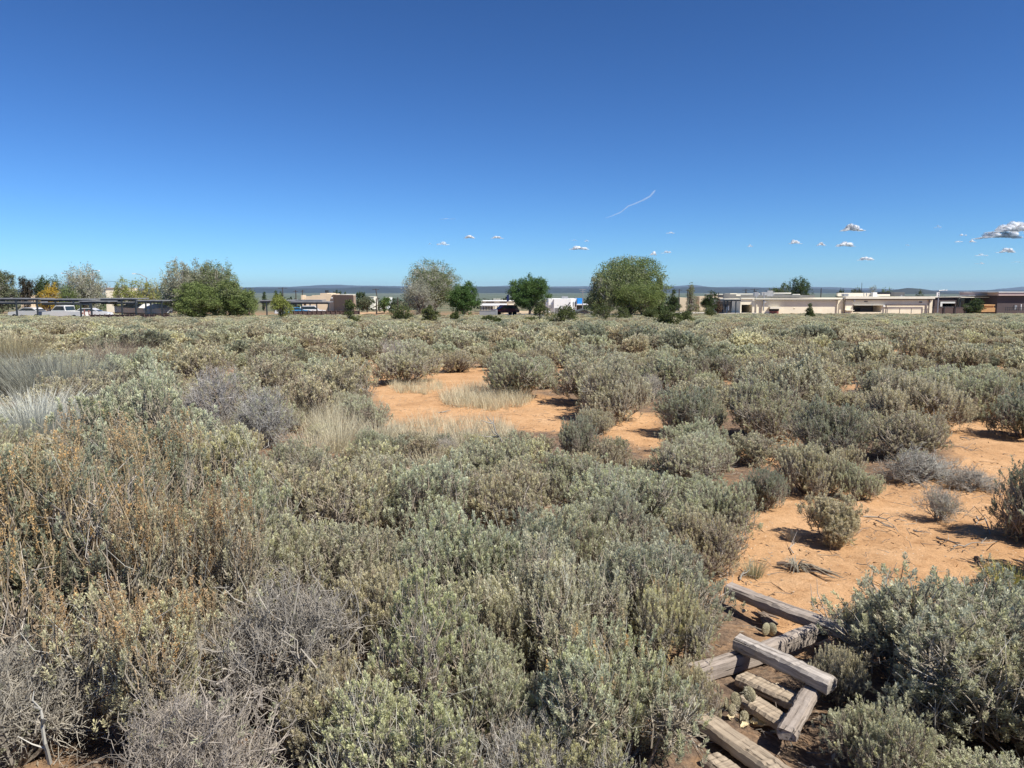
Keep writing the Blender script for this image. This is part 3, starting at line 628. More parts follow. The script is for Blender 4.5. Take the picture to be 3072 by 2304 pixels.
def scatter_stuff(name, rest, srcs, label, cat, hscale):
    """one object: points that carry a size, a turn and a kind, each drawn as one of the plants above"""
    me = bpy.data.meshes.new(name); a = np.array(rest); n = len(a)
    co = np.stack([a[:, 0], a[:, 1], zg(a[:, 0], a[:, 1]) - .01], 1).astype(np.float32)
    me.vertices.add(n); me.vertices.foreach_set('co', co.ravel())
    gg = np.random.default_rng(9); W = (a[:, 2] * 2.35); H = np.minimum(W * (.44 + .26 * gg.random(n)), np.interp(a[:, 1], [15, 30, 60, 110], [1.1, .95, .72, .62]))
    sc = np.stack([W, W, H / hscale], 1).astype(np.float32); rot = np.stack([gg.normal(size=n) * .06, gg.normal(size=n) * .06, gg.random(n) * 6.283], 1).astype(np.float32)
    at_ = me.attributes.new('siz', 'FLOAT_VECTOR', 'POINT'); at_.data.foreach_set('vector', sc.ravel())
    at_ = me.attributes.new('turn', 'FLOAT_VECTOR', 'POINT'); at_.data.foreach_set('vector', rot.ravel())
    at_ = me.attributes.new('sort', 'INT', 'POINT'); at_.data.foreach_set('value', gg.integers(0, len(srcs), n).astype(np.int32))
    o = put(name, me); tree = bpy.data.node_groups.new(name, 'GeometryNodeTree')
    tree.interface.new_socket('Geometry', in_out='INPUT', socket_type='NodeSocketGeometry'); tree.interface.new_socket('Geometry', in_out='OUTPUT', socket_type='NodeSocketGeometry')
    gi = tree.nodes.new('NodeGroupInput'); go = tree.nodes.new('NodeGroupOutput'); L = tree.links
    g2i = tree.nodes.new('GeometryNodeGeometryToInstance')
    for s in reversed(srcs):
        oi = tree.nodes.new('GeometryNodeObjectInfo'); oi.inputs[0].default_value = s; oi.inputs['As Instance'].default_value = False; oi.transform_space = 'ORIGINAL'
        L.new(oi.outputs['Geometry'], g2i.inputs[0])
    ins = tree.nodes.new('GeometryNodeInstanceOnPoints'); ins.inputs['Pick Instance'].default_value = True
    def named(nm, ty):
        q = tree.nodes.new('GeometryNodeInputNamedAttribute'); q.data_type = ty; q.inputs[0].default_value = nm
        return next(z for z in q.outputs if z.enabled and z.name == 'Attribute')
    L.new(gi.outputs[0], ins.inputs['Points']); L.new(g2i.outputs[0], ins.inputs['Instance'])
    L.new(named('sort', 'INT'), ins.inputs['Instance Index']); L.new(named('siz', 'FLOAT_VECTOR'), ins.inputs['Scale'])
    L.new(named('turn', 'FLOAT_VECTOR'), ins.inputs['Rotation']); L.new(ins.outputs[0], go.inputs[0])
    md = o.modifiers.new('plants', 'NODES'); md.node_group = tree
    return tag(o, label, cat, kind='stuff')
scatter_stuff('sagebrush_scrub', rest, [far_src[k] for k in range(4)], 'dense low sagebrush covering the plain up to the buildings and trees', 'scrub', .62)

# ------------------------------------------------------------------ dead twigs, bark and crumbs lying on the ground
def litter():
    g = np.random.default_rng(12); b = MB(); n = 9000
    y = 1.6 + 14 * g.random(n) ** 1.3; x = (g.random(n) * 2 - 1) * (.72 * y + .3)
    ok = np.array([(not in_sand(a, c)) or (g.random() < .5) for a, c in zip(x, y)]); x, y = x[ok], y[ok]; n = len(x)
    z = zg(x, y) + .006; th = g.random(n) * 6.283; ln = .03 + .16 * g.random(n) ** 2.5
    a = np.stack([x, y, z], 1); e = a + np.stack([np.cos(th) * ln, np.sin(th) * ln, g.random(n) * .02], 1)
    w = g.random((n, 1)); twigs(b, a, e, .0028, .001, C_BARK * w * 1.2 + C_GREY * (1 - w) * .75, g, 2, .15)
    n = 15000; y = 1.6 + 9 * g.random(n) ** 1.2; x = (g.random(n) * 2 - 1) * (.72 * y + .3)
    ok = np.array([(not in_sand(a, c)) or g.random() < .34 for a, c in zip(x, y)]); x, y = x[ok], y[ok]; n = len(x)
    d = unit(np.stack([g.normal(size=n), g.normal(size=n), g.normal(size=n) * .25], 1)); w = g.random((n, 1))
    leaves(b, np.stack([x, y, zg(x, y) + .008], 1), d, .02 + .03 * g.random(n), .006 + .008 * g.random(n), C_BARK * w + C_BRN * (1 - w) * .9, g)
    tag(b.build('plant_litter', M_TWIG), 'dead twigs, bark shreds and dry leaves strewn over the ground', 'litter', kind='stuff')
litter()
def branch(px, py, px2, py2, r, label, h=.0, h2=.0, fork=3, seed=0, col=C_GREY, arch=.0):
    g = np.random.default_rng(seed); a = np.array(at(px, py, h)); c = np.array(P(px2, py2, a[1] - .1) if h2 == 'up' else at(px2, py2, h2)); b = MB(); L_ = np.linalg.norm(c - a)
    t = np.linspace(0, 1, 7)[:, None]; p = a + (c - a) * t + g.normal(size=(7, 3)) * L_ * .035 + np.array((0, 0, 1.)) * np.sin(t * math.pi) * L_ * arch; p[0] = a
    o3 = p.copy(); loc = Vector(a); b.tube(p - a, np.linspace(r, r * .35, 7), 5, col * .9)
    for k in range(fork):
        i = g.integers(1, 6); d = unit((c - a) / L_ + g.normal(size=3) * .6) * L_ * (.2 + .3 * g.random()); d[2] = abs(d[2]) * .6
        q = np.array([o3[i], o3[i] + d * .5 + g.normal(size=3) * L_ * .03, o3[i] + d]); b.tube(q - a, [r * .5, r * .35, r * .15], 4, col)
    return tag(b.build('dead_branch', M_TWIG, None, loc), label, 'branch')
branch(2380, 1660, 2395, 1600, .004, 'tiny upright twig left of the round bush', fork=2, seed=1)
for i, (a_, b_, c_, d_, r_, lab) in enumerate((
        (2590, 1550, 2720, 1560, .007, 'dead branch on the sand between the round bush and the bare shrub'), (2810, 1612, 2870, 1630, .009, 'dark straight stick on the sand below the bare shrub'),
        (2860, 1640, 2960, 1625, .006, 'forked pale branch end on the sand'), (2930, 1550, 2990, 1640, .007, 'curved dead branch in the shadow at the right edge'),
        (2925, 1672, 2955, 1690, .010, 'short dark stick left of the yellow green tuft'), (2570, 1690, 2625, 1705, .003, 'thin curved twig above the bottom right sagebrush'),
        (2830, 1330, 2930, 1345, .006, 'pale dead branch on the sand at far right'), (2880, 1312, 2925, 1318, .007, 'whitish stick on the sand at far right'),
        (1315, 1238, 1352, 1230, .011, 'short stick lying in the sand clearing'), (1350, 1218, 1385, 1220, .007, 'small pale stick behind the short stick'),
        (1845, 1262, 1890, 1266, .007, 'dark twig on the sand strip'), (2630, 1560, 2700, 1600, .005, 'thin dead twig right of the round bush'),
        (2740, 1590, 2775, 1597, .006, 'small bark covered stick before the bare shrub'), (2220, 1740, 2260, 1690, .005, 'pale twig leaning over the topmost timber'))):
    branch(a_, b_, c_, d_, r_, lab, .01, .03, 3, 50 + i, C_BARK * 1.3 if 'dark' in lab else C_GREY * .85)
branch(1525, 1385, 1466, 1252, .011, 'bare forked dead branch rising above the middle thicket', .25, 'up', 6, 81, C_GREY * .8)
branch(1760, 1340, 1700, 1300, .008, 'pale curved dead bough at the foot of the narrow dark sagebrush', .1, 'up', 5, 82, C_GREY * 1.1, .2)
branch(150, 2290, 110, 2120, .0075, 'pale bent dead branch in the bottom left corner', .15, 'up', 3, 83, C_GREY * 1.15, .1)
branch(960, 2180, 955, 1990, .012, 'upright pale dead stem inside the big dead shrub', .0, 'up', 3, 84, C_GREY * 1.1)
branch(2170, 1690, 2240, 1600, .006, 'grey twig reaching over the sand from the left thicket', .05, 'up', 6, 85, C_GREY)

# dried yucca rosette torn out and lying on the sand
def yucca():
    g = np.random.default_rng(5); r = empty('dried_yucca', at(2385, 1712)); r['label'] = 'dried uprooted yucca with curled grey leaves lying on the red sand'; r['category'] = 'plant'
    b = MB(); n = 90; ph = g.random(n) * 6.283; ln = .07 + .06 * g.random(n); t = np.linspace(0, 1, 6)
    out = np.stack([np.cos(ph), np.sin(ph), np.zeros(n)], 1); p = out[:, None] * (ln[:, None] * t)[..., None] + np.array((0, 0, 1.)) * (np.sin(t * 2.6)[None] * (.03 + .05 * g.random((n, 1))))[..., None]
    sd = np.cross(out, (0, 0, 1)) * .003; wv = (1 - .8 * t)
    v = np.stack([p - sd[:, None] * wv[None, :, None], p + sd[:, None] * wv[None, :, None]], 2).reshape(-1, 3); i = (np.arange(n) * 12)[:, None] + (np.arange(5) * 2)[None]
    b.add(v, np.stack([i, i + 1, i + 3, i + 2], -1).reshape(-1, 4), np.array((.42, .40, .33)))
    put('leaves', b.mesh('yucca leaves', M_GRASS), r)
    b = MB(); d0 = np.array((.17, -.13, .0)); 
    for k in range(26):
        e = d0 * (.8 + .5 * g.random()) + g.normal(size=3) * (.02, .03, .01); e[2] = .012 + .03 * g.random(); s = g.normal(size=3) * .01 + np.array((.03, -.02, .03))
        b.tube([s, (s + e) / 2 + (0, 0, .015), e], [.005, .004, .0015], 4, np.array((.30, .25, .19)) * (.7 + .5 * g.random()))
    put('dead_leaves', b.mesh('yucca dead leaves', M_TWIG), r)
    b = MB(); b.tube([(-.01, 0, .02), (-.06, .03, .035), (-.10, .04, .03)], [.018, .016, .012], 6, C_BARK); put('root', b.mesh('yucca root', M_TWIG), r)
yucca()

# ------------------------------------------------------------------ weathered landscape timbers
def wood(name, light, dark, crack=.5):
    m, nt, out = new_mat(name); L = nt.links
    p = N(nt, 'ShaderNodeBsdfPrincipled'); p.inputs['Roughness'].default_value = .9; p.inputs['Specular IOR Level'].default_value = .15
    tc = N(nt, 'ShaderNodeTexCoord'); mp = N(nt, 'ShaderNodeMapping'); mp.inputs['Scale'].default_value = (1.6, 26, 26); L.new(tc.outputs['Object'], mp.inputs[0])
    nz = N(nt, 'ShaderNodeTexNoise'); nz.inputs['Scale'].default_value = 2.2; nz.inputs['Detail'].default_value = 9; nz.inputs['Roughness'].default_value = .7; nz.inputs['Distortion'].default_value = .4
    L.new(mp.outputs[0], nz.inputs[0]); r = N(nt, 'ShaderNodeValToRGB'); e = r.color_ramp.elements
    e[0].position = .33; e[0].color = (*dark, 1); e[1].position = .66; e[1].color = (*light, 1); L.new(nz.outputs[0], r.inputs[0])
    mp2 = N(nt, 'ShaderNodeMapping'); mp2.inputs['Scale'].default_value = (2.4, 60, 60); L.new(tc.outputs['Object'], mp2.inputs[0])
    n2 = N(nt, 'ShaderNodeTexNoise'); n2.inputs['Scale'].default_value = 1.3; n2.inputs['Detail'].default_value = 3; L.new(mp2.outputs[0], n2.inputs[0])
    cr = N(nt, 'ShaderNodeValToRGB'); e = cr.color_ramp.elements; e[0].position = .30; e[0].color = (.22, .2, .18, 1); e[1].position = .40; e[1].color = (1, 1, 1, 1); L.new(n2.outputs[0], cr.inputs[0])
    mx = N(nt, 'ShaderNodeMix', data_type='RGBA', blend_type='MULTIPLY'); mx.inputs[0].default_value = crack + .3; L.new(r.outputs[0], mx.inputs[6]); L.new(cr.outputs[0], mx.inputs[7])
    L.new(mx.outputs[2], p.inputs['Base Color'])
    bp = N(nt, 'ShaderNodeBump'); bp.inputs['Strength'].default_value = .9; bp.inputs['Distance'].default_value = .008; L.new(cr.outputs[0], bp.inputs['Height']); 
    b2 = N(nt, 'ShaderNodeBump'); b2.inputs['Strength'].default_value = .6; b2.inputs['Distance'].default_value = .006; L.new(nz.outputs[0], b2.inputs['Height']); L.new(bp.outputs[0], b2.inputs['Normal'])
    L.new(b2.outputs[0], p.inputs['Normal']); L.new(p.outputs[0], out.inputs[0]); return m
W_GREY = wood('weathered grey timber', (.44, .38, .33), (.22, .18, .15)); W_SILV = wood('silvered split timber', (.55, .50, .45), (.20, .17, .145), .7)
W_BRN = wood('brown timber', (.47, .385, .285), (.26, .205, .15))
def timber(pa, pb, ztop, w, h, mat, label, seed, ztop2=None):
    """a squared timber between two picture points of its top centre line"""
    g = np.random.default_rng(seed); zt0 = float(zg(1.15, 3.2)) + .012; ztop += zt0; z2 = ztop
    def flat(p, z):
        r = ray(*p); k = (z - EYE) / r[2]; return np.array((r[0] * k, r[1] * k, z))
    a, c = flat(pa, ztop), flat(pb, z2); L_ = float(np.linalg.norm(c - a)); n = 28; xs = np.linspace(0, L_, n)
    bev = .011; prof = [(-w / 2 + bev, 0), (w / 2 - bev, 0), (w / 2, -bev), (w / 2, -h + bev), (w / 2 - bev, -h), (-w / 2 + bev, -h), (-w / 2, -h + bev), (-w / 2, -bev)]
    V = []
    for i, x in enumerate(xs):
        for (yy, zz) in prof:
            V.append((x + (g.normal() * .004 if i in (0, n - 1) else 0), yy * (1 - .04 * math.sin(x * 7 + seed)) + g.normal() * .0010 + .006 * math.sin(x * 5 + seed) + .002 * math.sin(x * 31 + zz * 50), zz + g.normal() * .0014 + .005 * math.sin(x * 7 + seed * 3)))
    b = MB(); b.add(V, [(i * 8 + j, i * 8 + (j + 1) % 8, (i + 1) * 8 + (j + 1) % 8, (i + 1) * 8 + j) for i in range(n - 1) for j in range(8)])
    b.f.append(np.array([list(range(7, -1, -1))])); b.mi.append(np.zeros(1, np.int32)); b.f.append(np.array([[(n - 1) * 8 + j for j in range(8)]])); b.mi.append(np.zeros(1, np.int32))
    o = b.build('timber', mat); d = Vector(c - a); o.rotation_mode = 'QUATERNION'; q = d.to_track_quat('X', 'Z'); o.rotation_quaternion = q; o.location = Vector(a)
    return tag(o, label, 'timber')
timber((2185, 1752), (2560, 1890), .115, .082, .055, W_GREY, 'grey timber farthest up the slope, beside the open red sand', 1)
timber((2212, 1908), (2500, 2038), .150, .074, .058, W_SILV, 'silvery cracked timber lying across on top of another', 2)
timber((2070, 1998), (2475, 1868), .090, .056, .084, W_GREY, 'grey timber on its edge running under the silvery one', 3)
timber((2228, 2018), (2405, 2100), .052, .086, .045, W_BRN, 'short light brown timber just below the crossed ones', 4)
timber((2240, 2085), (2372, 2162), .046, .086, .045, W_BRN, 'short light brown timber between two other brown ones', 5)
timber((2358, 2188), (2450, 2050), .090, .070, .040, W_GREY, 'stubby grey timber capping the ends of the short brown ones', 6)
timber((2105, 2145), (2380, 2328), .062, .088, .052, W_BRN, 'longest brown timber, lowest in the stack at the bottom edge', 7)
timber((2130, 2262), (2300, 2390), .030, .09, .05, W_BRN, 'brown timber half buried below the lowest one', 8)

# prickly pear, bark chips and dry leaves among the timbers
def cactus():
    g = np.random.default_rng(8); base = at(2215, 2150); r = empty('prickly_pear', base); r['label'] = 'small prickly pear cactus with flat pads among the brown timbers'; r['category'] = 'cactus'
    m = solid('cactus pad', (.27, .24, .15), .85, .5, 60, .5)
    for i, (px, py, h, s, ry) in enumerate(((2208, 2098, .07, 1.0, .2), (2248, 2082, .10, 1.1, -.3), (2196, 2130, .06, .9, .5), (2232, 2150, .03, .85, -.1), (2180, 2110, .05, .8, .9))):
        b = MB(); b.ell((0, 0, 0), (.022 * s, .007, .028 * s), 14, 10)
        sp = MB(); k = 60; th = g.random(k) * 6.283; rr = np.sqrt(g.random(k)) * .9; sgn = np.where(g.random(k) < .8, -1, 1)
        p0 = np.stack([np.cos(th) * rr * .022 * s, sgn * .007 * np.sqrt(1 - rr ** 2), np.sin(th) * rr * .028 * s], 1)
        twigs(sp, p0, p0 + unit(p0 * (.6, 5, .6) + g.normal(size=(k, 3)) * .01) * .014, .0006, .0003, np.tile((.6, .55, .42), (k, 1)), g, 1, 0)
        q = at(px, py, h); o = put('pad', b.mesh('cactus pad', m, smooth=True), r, q - base, ry); o.rotation_euler = (g.normal() * .3, g.normal() * .4, ry); put('spines', sp.mesh('cactus spines', M_TWIG), o)
    return r
cactus()
def cactus2():
    base = at(2305, 1905); r = empty('prickly_pear', base); r['label'] = 'two pale prickly pear pads behind the silvery timber'; r['category'] = 'cactus'
    m = solid('pale cactus pad', (.30, .28, .19), .85, .3, 40, .4)
    for i, (px, ry) in enumerate(((2297, .3), (2315, -.5))):
        b = MB(); b.ell((0, 0, .03), (.024, .008, .034), 14, 10); o = put('pad', b.mesh('cactus pad', m, smooth=True), r, at(px, 1905) - base, ry)
cactus2()
def dry_leaf(px, py, s, label, seed, h=.01):
    g = np.random.default_rng(seed); b = MB(); n, k = 9, 7; V = []
    for i in range(n):
        for j in range(k):
            u, v = i / (n - 1), j / (k - 1) * 2 - 1; wd = math.sin(math.pi * min(1, u * .93 + .05)) ** .7 * (1 + .22 * math.sin(u * 17 + seed))
            V.append(((u - .5) * s, v * wd * s * .36, s * (.16 * v * v + .10 * math.sin(u * 5 + seed) + .02 * g.normal())))
    b.add(V, [(i * k + j, i * k + j + 1, (i + 1) * k + j + 1, (i + 1) * k + j) for i in range(n - 1) for j in range(k - 1)])
    return tag(b.build('dry_leaf', MAT_DRYLEAF, None, at(px, py, h), g.random() * 6), label, 'leaf')
MAT_DRYLEAF = solid('dry leaf', (.62, .52, .32), .8, .2, 30)
for i, (px, py, s, lab) in enumerate(((2283, 2172, .075, 'large curled tan leaf lying between the brown timbers'), (2197, 2160, .05, 'pale yellow leaf beside the prickly pear'), (2235, 1835, .045, 'cream leaf on the ground behind the silvery timber'),
        (2235, 2178, .04, 'brown leaf below the prickly pear'), (2325, 2198, .035, 'small leaf at the end of the short brown timber'), (2262, 2168, .03, 'small pale leaf touching the large curled one'), (2100, 2092, .045, 'yellowish leaf left of the brown timbers'))):
    dry_leaf(px, py, s, lab, i + 3)
def bark_chip(px, py, L_, ang, label, seed):
    g = np.random.default_rng(seed); b = MB()
    for k in range(7):
        o = g.normal(size=2) * .008; a = np.array((o[0], o[1], .012)); d = np.array((math.cos(ang), math.sin(ang), .1)) * L_ * (.7 + .5 * g.random()); b.tube([a, a + d * .5 + g.normal(size=3) * .006, a + d], [.006, .007, .003], 4, np.array((.33, .27, .22)) * (.7 + .5 * g.random()))
    return tag(b.build('bark_chip', M_TWIG, None, at(px, py)), label, 'bark')
bark_chip(2275, 1830, .16, -1.3, 'grey splintered bark strip behind the silvery timber', 1); bark_chip(2330, 1880, .12, 2.0, 'brown bark strip leaning on the edge timber', 2)
bark_chip(2310, 1890, .10, 1.7, 'reddish bark splinter behind the crossed timbers', 3)

# ------------------------------------------------------------------ trees
def tree_mesh(seed, W, H, leaf, n, cols, trunk=.18, lobes=16, lsz=.22, shape='round', bare=0., branches=90, low=.05, open_=0.):
    """crown of leaf-sized faces in lobes round a limbed trunk; returns crown and trunk meshes; origin at the foot"""
    g = np.random.default_rng(seed); b, t = MB(), MB(); R2 = W / 2
    if shape == 'cone':
        z = g.random(lobes) ** .9; rr = (1 - z) * .75 * np.sqrt(g.random(lobes)); lc = np.stack([np.cos(g.random(lobes) * 6.283) * rr * R2, np.sin(g.random(lobes) * 6.283) * rr * R2, H * (low + .06 + z * (.86 - low))], 1)
        lr = np.stack([R2 * (.20 + .38 * (1 - z))] * 2 + [H * (.06 + .06 * (1 - z))], 1)
    else:
        d = unit(g.normal(size=(lobes, 3)) + (0, 0, .15)); rad = g.random((lobes, 1)) ** .45 * .72
        c0 = H * (.5 + low / 2); hz = H * (1 - low) / 2
        lc = d * rad * (R2, R2, hz) + (0, 0, c0); f = {'round': 1, 'dome': 1, 'bushy': 1.1}[shape]
        if shape == 'dome':
            q = np.arange(lobes) + .5; zc = 1 - 1.62 * q / lobes; pa = q * 2.39996 + g.random() * 6; rx = np.sqrt(1 - zc ** 2); c0 = H * (low + (1 - low) * .42); kk = (.62 + .14 * g.random(lobes)) * np.where(np.arange(lobes) % 4 == 0, .5, 1)
            lc = np.stack([np.cos(pa) * rx * kk * R2, np.sin(pa) * rx * kk * R2, c0 + zc * kk * np.where(zc > 0, H - c0, c0 - H * low)], 1)
        lr = np.stack([R2 * (.24 + .16 * g.random(lobes)) * f] * 2 + [hz * (.22 + .16 * g.random(lobes))], 1)
    li = g.choice(lobes, n, p=(lr[:, 0] ** 2) / (lr[:, 0] ** 2).sum()); tone = g.random(lobes)
    sub = unit(g.normal(size=(lobes * 14, 3)) + (0, 0, .2)); sj = g.integers(0, 14, n); sc = sub[li * 14 + sj]      # sprays inside each lobe
    p = lc[li] + (sc * (.85 + .25 * g.random((n, 1))) + g.normal(size=(n, 3)) * .2) * lr[li]
    if shape != 'cone': p[:, :2] *= R2 / np.percentile(np.linalg.norm(p[:, :2], axis=1), 96)
    p[:, 2] = H * low * .8 + (p[:, 2] - p[:, 2].min()) * (H * (1 - low * .8)) / (np.percentile(p[:, 2], 99.7) - p[:, 2].min())
    cols = np.array(cols); ci = np.clip((tone[li] * .55 + g.random(n) * .45) * (len(cols) - 1), 0, len(cols) - 1.001); k = ci.astype(int); fr = (ci - k)[:, None]
    c = cols[k] * (1 - fr) + cols[k + 1] * fr
    dirs = unit(g.normal(size=(n, 3)) + unit(p - (0, 0, H * .4)) * .8)
    leaves(b, p, dirs, lsz * .85 * (.5 + .8 * g.random(n)), lsz * .5 * (.6 + .7 * g.random(n)), c * (.82 + .36 * g.random((n, 1))), g)
    tr = trunk; top = H * .62; q = np.array([(0, 0, -.2), (W * .01, 0, top * .3), (-W * .01, W * .01, top * .65), (0, 0, top)]); t.tube(q, [tr * 1.2, tr, tr * .7, tr * .3], 7, C_BARK * 1.2)
    s = np.tile((0, 0, 1.), (lobes, 1)) * (H * (.06 + .38 * g.random((lobes, 1)))); twigs(t, s, lc, tr * .45, tr * .12, np.tile(C_BARK * 1.3, (lobes, 1)), g, 5, .1)
    if branches:
        bi = g.integers(0, lobes, branches); e = lc[bi] + unit(g.normal(size=(branches, 3)) + (0, 0, .5)) * lr[bi] * (.9 + bare * .35)
        twigs(t, lc[bi] * .85 + s[bi] * .15, e, .03, .012, np.tile(C_GREY * (.55 + .5 * bare), (branches, 1)), g, 3, .1)
        m = (e + lc[bi]) / 2; e2 = m + unit(g.normal(size=(branches, 3)) + (0, 0, .5)) * lr[bi] * .6; twigs(t, m, e2, .018, .008, np.tile(C_GREY * (.6 + .5 * bare), (branches, 1)), g, 2, .1)
    return b.mesh('crown', M_TREE), t.mesh('trunk', M_TWIG)
G_ELM = [(.135, .18, .06), (.19, .24, .085), (.26, .30, .14), (.36, .37, .24)]
G_GREYELM = [(.24, .27, .16), (.32, .33, .22), (.40, .39, .30), (.17, .21, .09)]
G_DARK = [(.06, .085, .045), (.085, .12, .055), (.12, .16, .07)]
G_GREEN = [(.08, .135, .048), (.11, .185, .062), (.165, .245, .085)]
G_JUN = [(.08, .10, .045), (.12, .145, .06), (.18, .20, .08)]
G_WILLOW = [(.23, .27, .08), (.33, .36, .11), (.42, .41, .16)]
G_YEL = [(.45, .31, .05), (.58, .40, .07), (.33, .27, .07)]
G_BARE = [(.33, .335, .25), (.41, .40, .32), (.25, .275, .17)]
def T(x0, x1, yt, yb, D, label, cols, name='tree', cat='tree', group=None, **k):
    """a tree whose crown spans picture columns x0..x1 and rows yt..yb at distance D"""
    W = X(x1, D) - X(x0, D); zb = min(Z(yb, D), float(zg(0, D)) + .3); H = Z(yt, D) - zb; x = X((x0 + x1) / 2, D)
    k.setdefault('n', int(min(34000, 5000 + 560 * W * H))); c, t = tree_mesh(int(abs(x0 * 7 + D)), W, H, 1, cols=cols, **k)
    r = empty(name, (x, D, zb)); put('crown', c, r); put('trunk', t, r); return tag(r, label, cat, group)
T(490, 640, 785, 960, 88, 'greyish twiggy tree, left half of the big clump beside the carports', G_GREYELM, lobes=34, bare=1, branches=300, shape='dome', low=.02, lsz=.19)
T(575, 712, 788, 962, 90, 'grey green tree, tallest right part of the big clump', G_GREYELM[:2] + G_ELM[1:3], lobes=32, bare=1, branches=280, shape='dome', low=.02, lsz=.19)
T(500, 665, 850, 962, 84, 'green leafy elm in front of the greyish twiggy trees', G_ELM[:3], lobes=18, shape='bushy', low=.0, lsz=.2)
T(640, 745, 842, 962, 85, 'green elm at the right end of the big clump', G_ELM, lobes=16, shape='bushy', low=.0, lsz=.2)
T(700, 785, 872, 962, 84, 'low light green elm sloping down from the big clump', G_ELM[:3], lobes=14, shape='bushy', low=.0, lsz=.18)
T(812, 872, 886, 958, 84, 'small yellowish green tree in front of the carport roof', G_WILLOW[:2] + G_ELM[:1], lobes=12, shape='bushy', low=.0, lsz=.16, bare=.6, branches=160)
T(1215, 1382, 783, 955, 106, 'tall rounded cottonwood with bare grey limbs showing under a green top', G_GREYELM[:2] + G_ELM[:2], lobes=46, bare=1, branches=800, shape='dome', low=.18, lsz=.2, n=24000, trunk=.28)
T(1200, 1312, 838, 958, 102, 'pale grey nearly leafless tree in front of the tall rounded cottonwood', G_BARE, lobes=18, bare=1, branches=420, shape='bushy', low=.02, lsz=.2, n=7500)
T(1335, 1442, 848, 958, 98, 'dense dark green tree right of the tall rounded cottonwood', G_GREEN[:2] + [(.10, .16, .05)], lobes=22, shape='round', low=.03, lsz=.2)
T(1531, 1648, 830, 945, 125, 'bright green tree standing alone with a short clear trunk', G_GREEN, lobes=24, shape='round', low=.12, lsz=.24, trunk=.22)
T(1760, 1850, 822, 958, 100, 'brownish elm on the left flank of the largest round elm', G_ELM[1:] + [(.24, .20, .13)], lobes=22, bare=.8, branches=260, shape='dome', low=.02, lsz=.2, trunk=.3)
T(1784, 1992, 774, 956, 103, 'largest round elm with a wide domed crown, tallest of the whole row', G_ELM, lobes=60, bare=.5, branches=520, shape='dome', low=.02, lsz=.23, trunk=.3, n=52000)
T(1850, 2000, 850, 956, 97, 'green lower skirt of elm suckers under the largest round elm', G_ELM[:3], lobes=20, shape='bushy', low=.0, lsz=.18)
T(1945, 2008, 838, 950, 112, 'narrow spiky tree on the right flank of the largest round elm', G_DARK[1:] + G_ELM[1:2], lobes=14, shape='cone', low=.02, lsz=.2)
T(2000, 2042, 871, 932, 135, 'dark pointed conifer right of the largest round elm', G_DARK, lobes=26, shape='cone', low=.02, lsz=.28, n=4200, name='conifer')
T(2046, 2098, 848, 934, 130, 'thin pale green poplar with see-through top', [(.17, .21, .10), (.26, .27, .16)], lobes=16, shape='cone', low=.0, lsz=.2, bare=1, branches=160, n=2200)
T(2103, 2150, 875, 932, 132, 'dark rounded pine left of the long building', G_DARK, lobes=16, shape='round', low=.04, lsz=.26, n=4200, name='pine')
T(2142, 2170, 896, 934, 134, 'small reddish brown shrub tree beside the dark pergola', [(.13, .09, .07), (.17, .13, .09)], lobes=9, shape='bushy', low=.0, lsz=.24, n=1600)
T(2365, 2432, 833, 885, 215, 'tall dark round tree behind the long building', G_DARK, lobes=22, shape='dome', low=.02, lsz=.4, n=7000)
T(2302, 2375, 850, 888, 222, 'yellowish green tree beside the dark round one behind the long building', [(.11, .15, .05), (.17, .20, .08)], lobes=14, shape='bushy', low=.0, lsz=.4, n=4200)
T(2508, 2532, 868, 884, 230, 'small dark tree over the roof of the long building', G_DARK, lobes=9, shape='bushy', low=.0, lsz=.4, n=1200)
T(2548, 2600, 864, 886, 230, 'grey green tree over the roof behind the mast', [(.10, .13, .07), (.16, .17, .10)], lobes=10, shape='bushy', low=.0, lsz=.4, n=2000)
T(2596, 2640, 856, 886, 232, 'bare pale tree over the roof of the right wing', G_BARE, lobes=9, shape='cone', low=.0, lsz=.3, n=900, bare=1, branches=160)
T(2628, 2695, 865, 886, 236, 'light green tree line behind the right wing roof', [(.12, .17, .06), (.17, .21, .09)], lobes=14, shape='bushy', low=.0, lsz=.4, n=3000)
T(2745, 2775, 872, 890, 240, 'small pale green tree left of the dark upper wall', [(.14, .17, .09), (.19, .21, .12)], lobes=8, shape='bushy', low=.0, lsz=.4, n=1200)
T(2893, 2948, 896, 942, 120, 'dark bushy pine in front of the glass carport at right', G_DARK + [(.10, .12, .06)], lobes=16, shape='bushy', low=.0, lsz=.22, n=5000, name='pine')
# left side
T(-60, 48, 806, 905, 112, 'grey green tree cut off by the left edge', [(.11, .14, .07), (.18, .20, .12), (.25, .25, .18)], lobes=20, shape='dome', low=.0, lsz=.24, bare=.6, branches=140)
T(60, 102, 832, 900, 128, 'round dark purple brown pine at far left', [(.06, .07, .045), (.10, .08, .06)], lobes=14, shape='round', low=.05, lsz=.26, n=4200, name='pine')
T(104, 150, 829, 900, 136, 'dark green tree left of the bare limbed one', G_DARK, lobes=14, shape='round', low=.0, lsz=.28, n=4200)
T(138, 200, 827, 900, 138, 'wide dark green tree behind the yellow bush', G_DARK + [(.10, .13, .07)], lobes=16, shape='round', low=.0, lsz=.28, n=5000)
T(112, 186, 850, 900, 106, 'golden yellow forsythia bush', G_YEL, lobes=14, shape='bushy', low=.0, lsz=.2, n=4800, name='flowering_bush', cat='bush')
T(190, 318, 796, 905, 104, 'large silvery grey tree with bare upright limbs', G_GREYELM + [(.31, .30, .24)], lobes=26, bare=1, branches=500, shape='dome', low=.0, lsz=.2, n=14000)
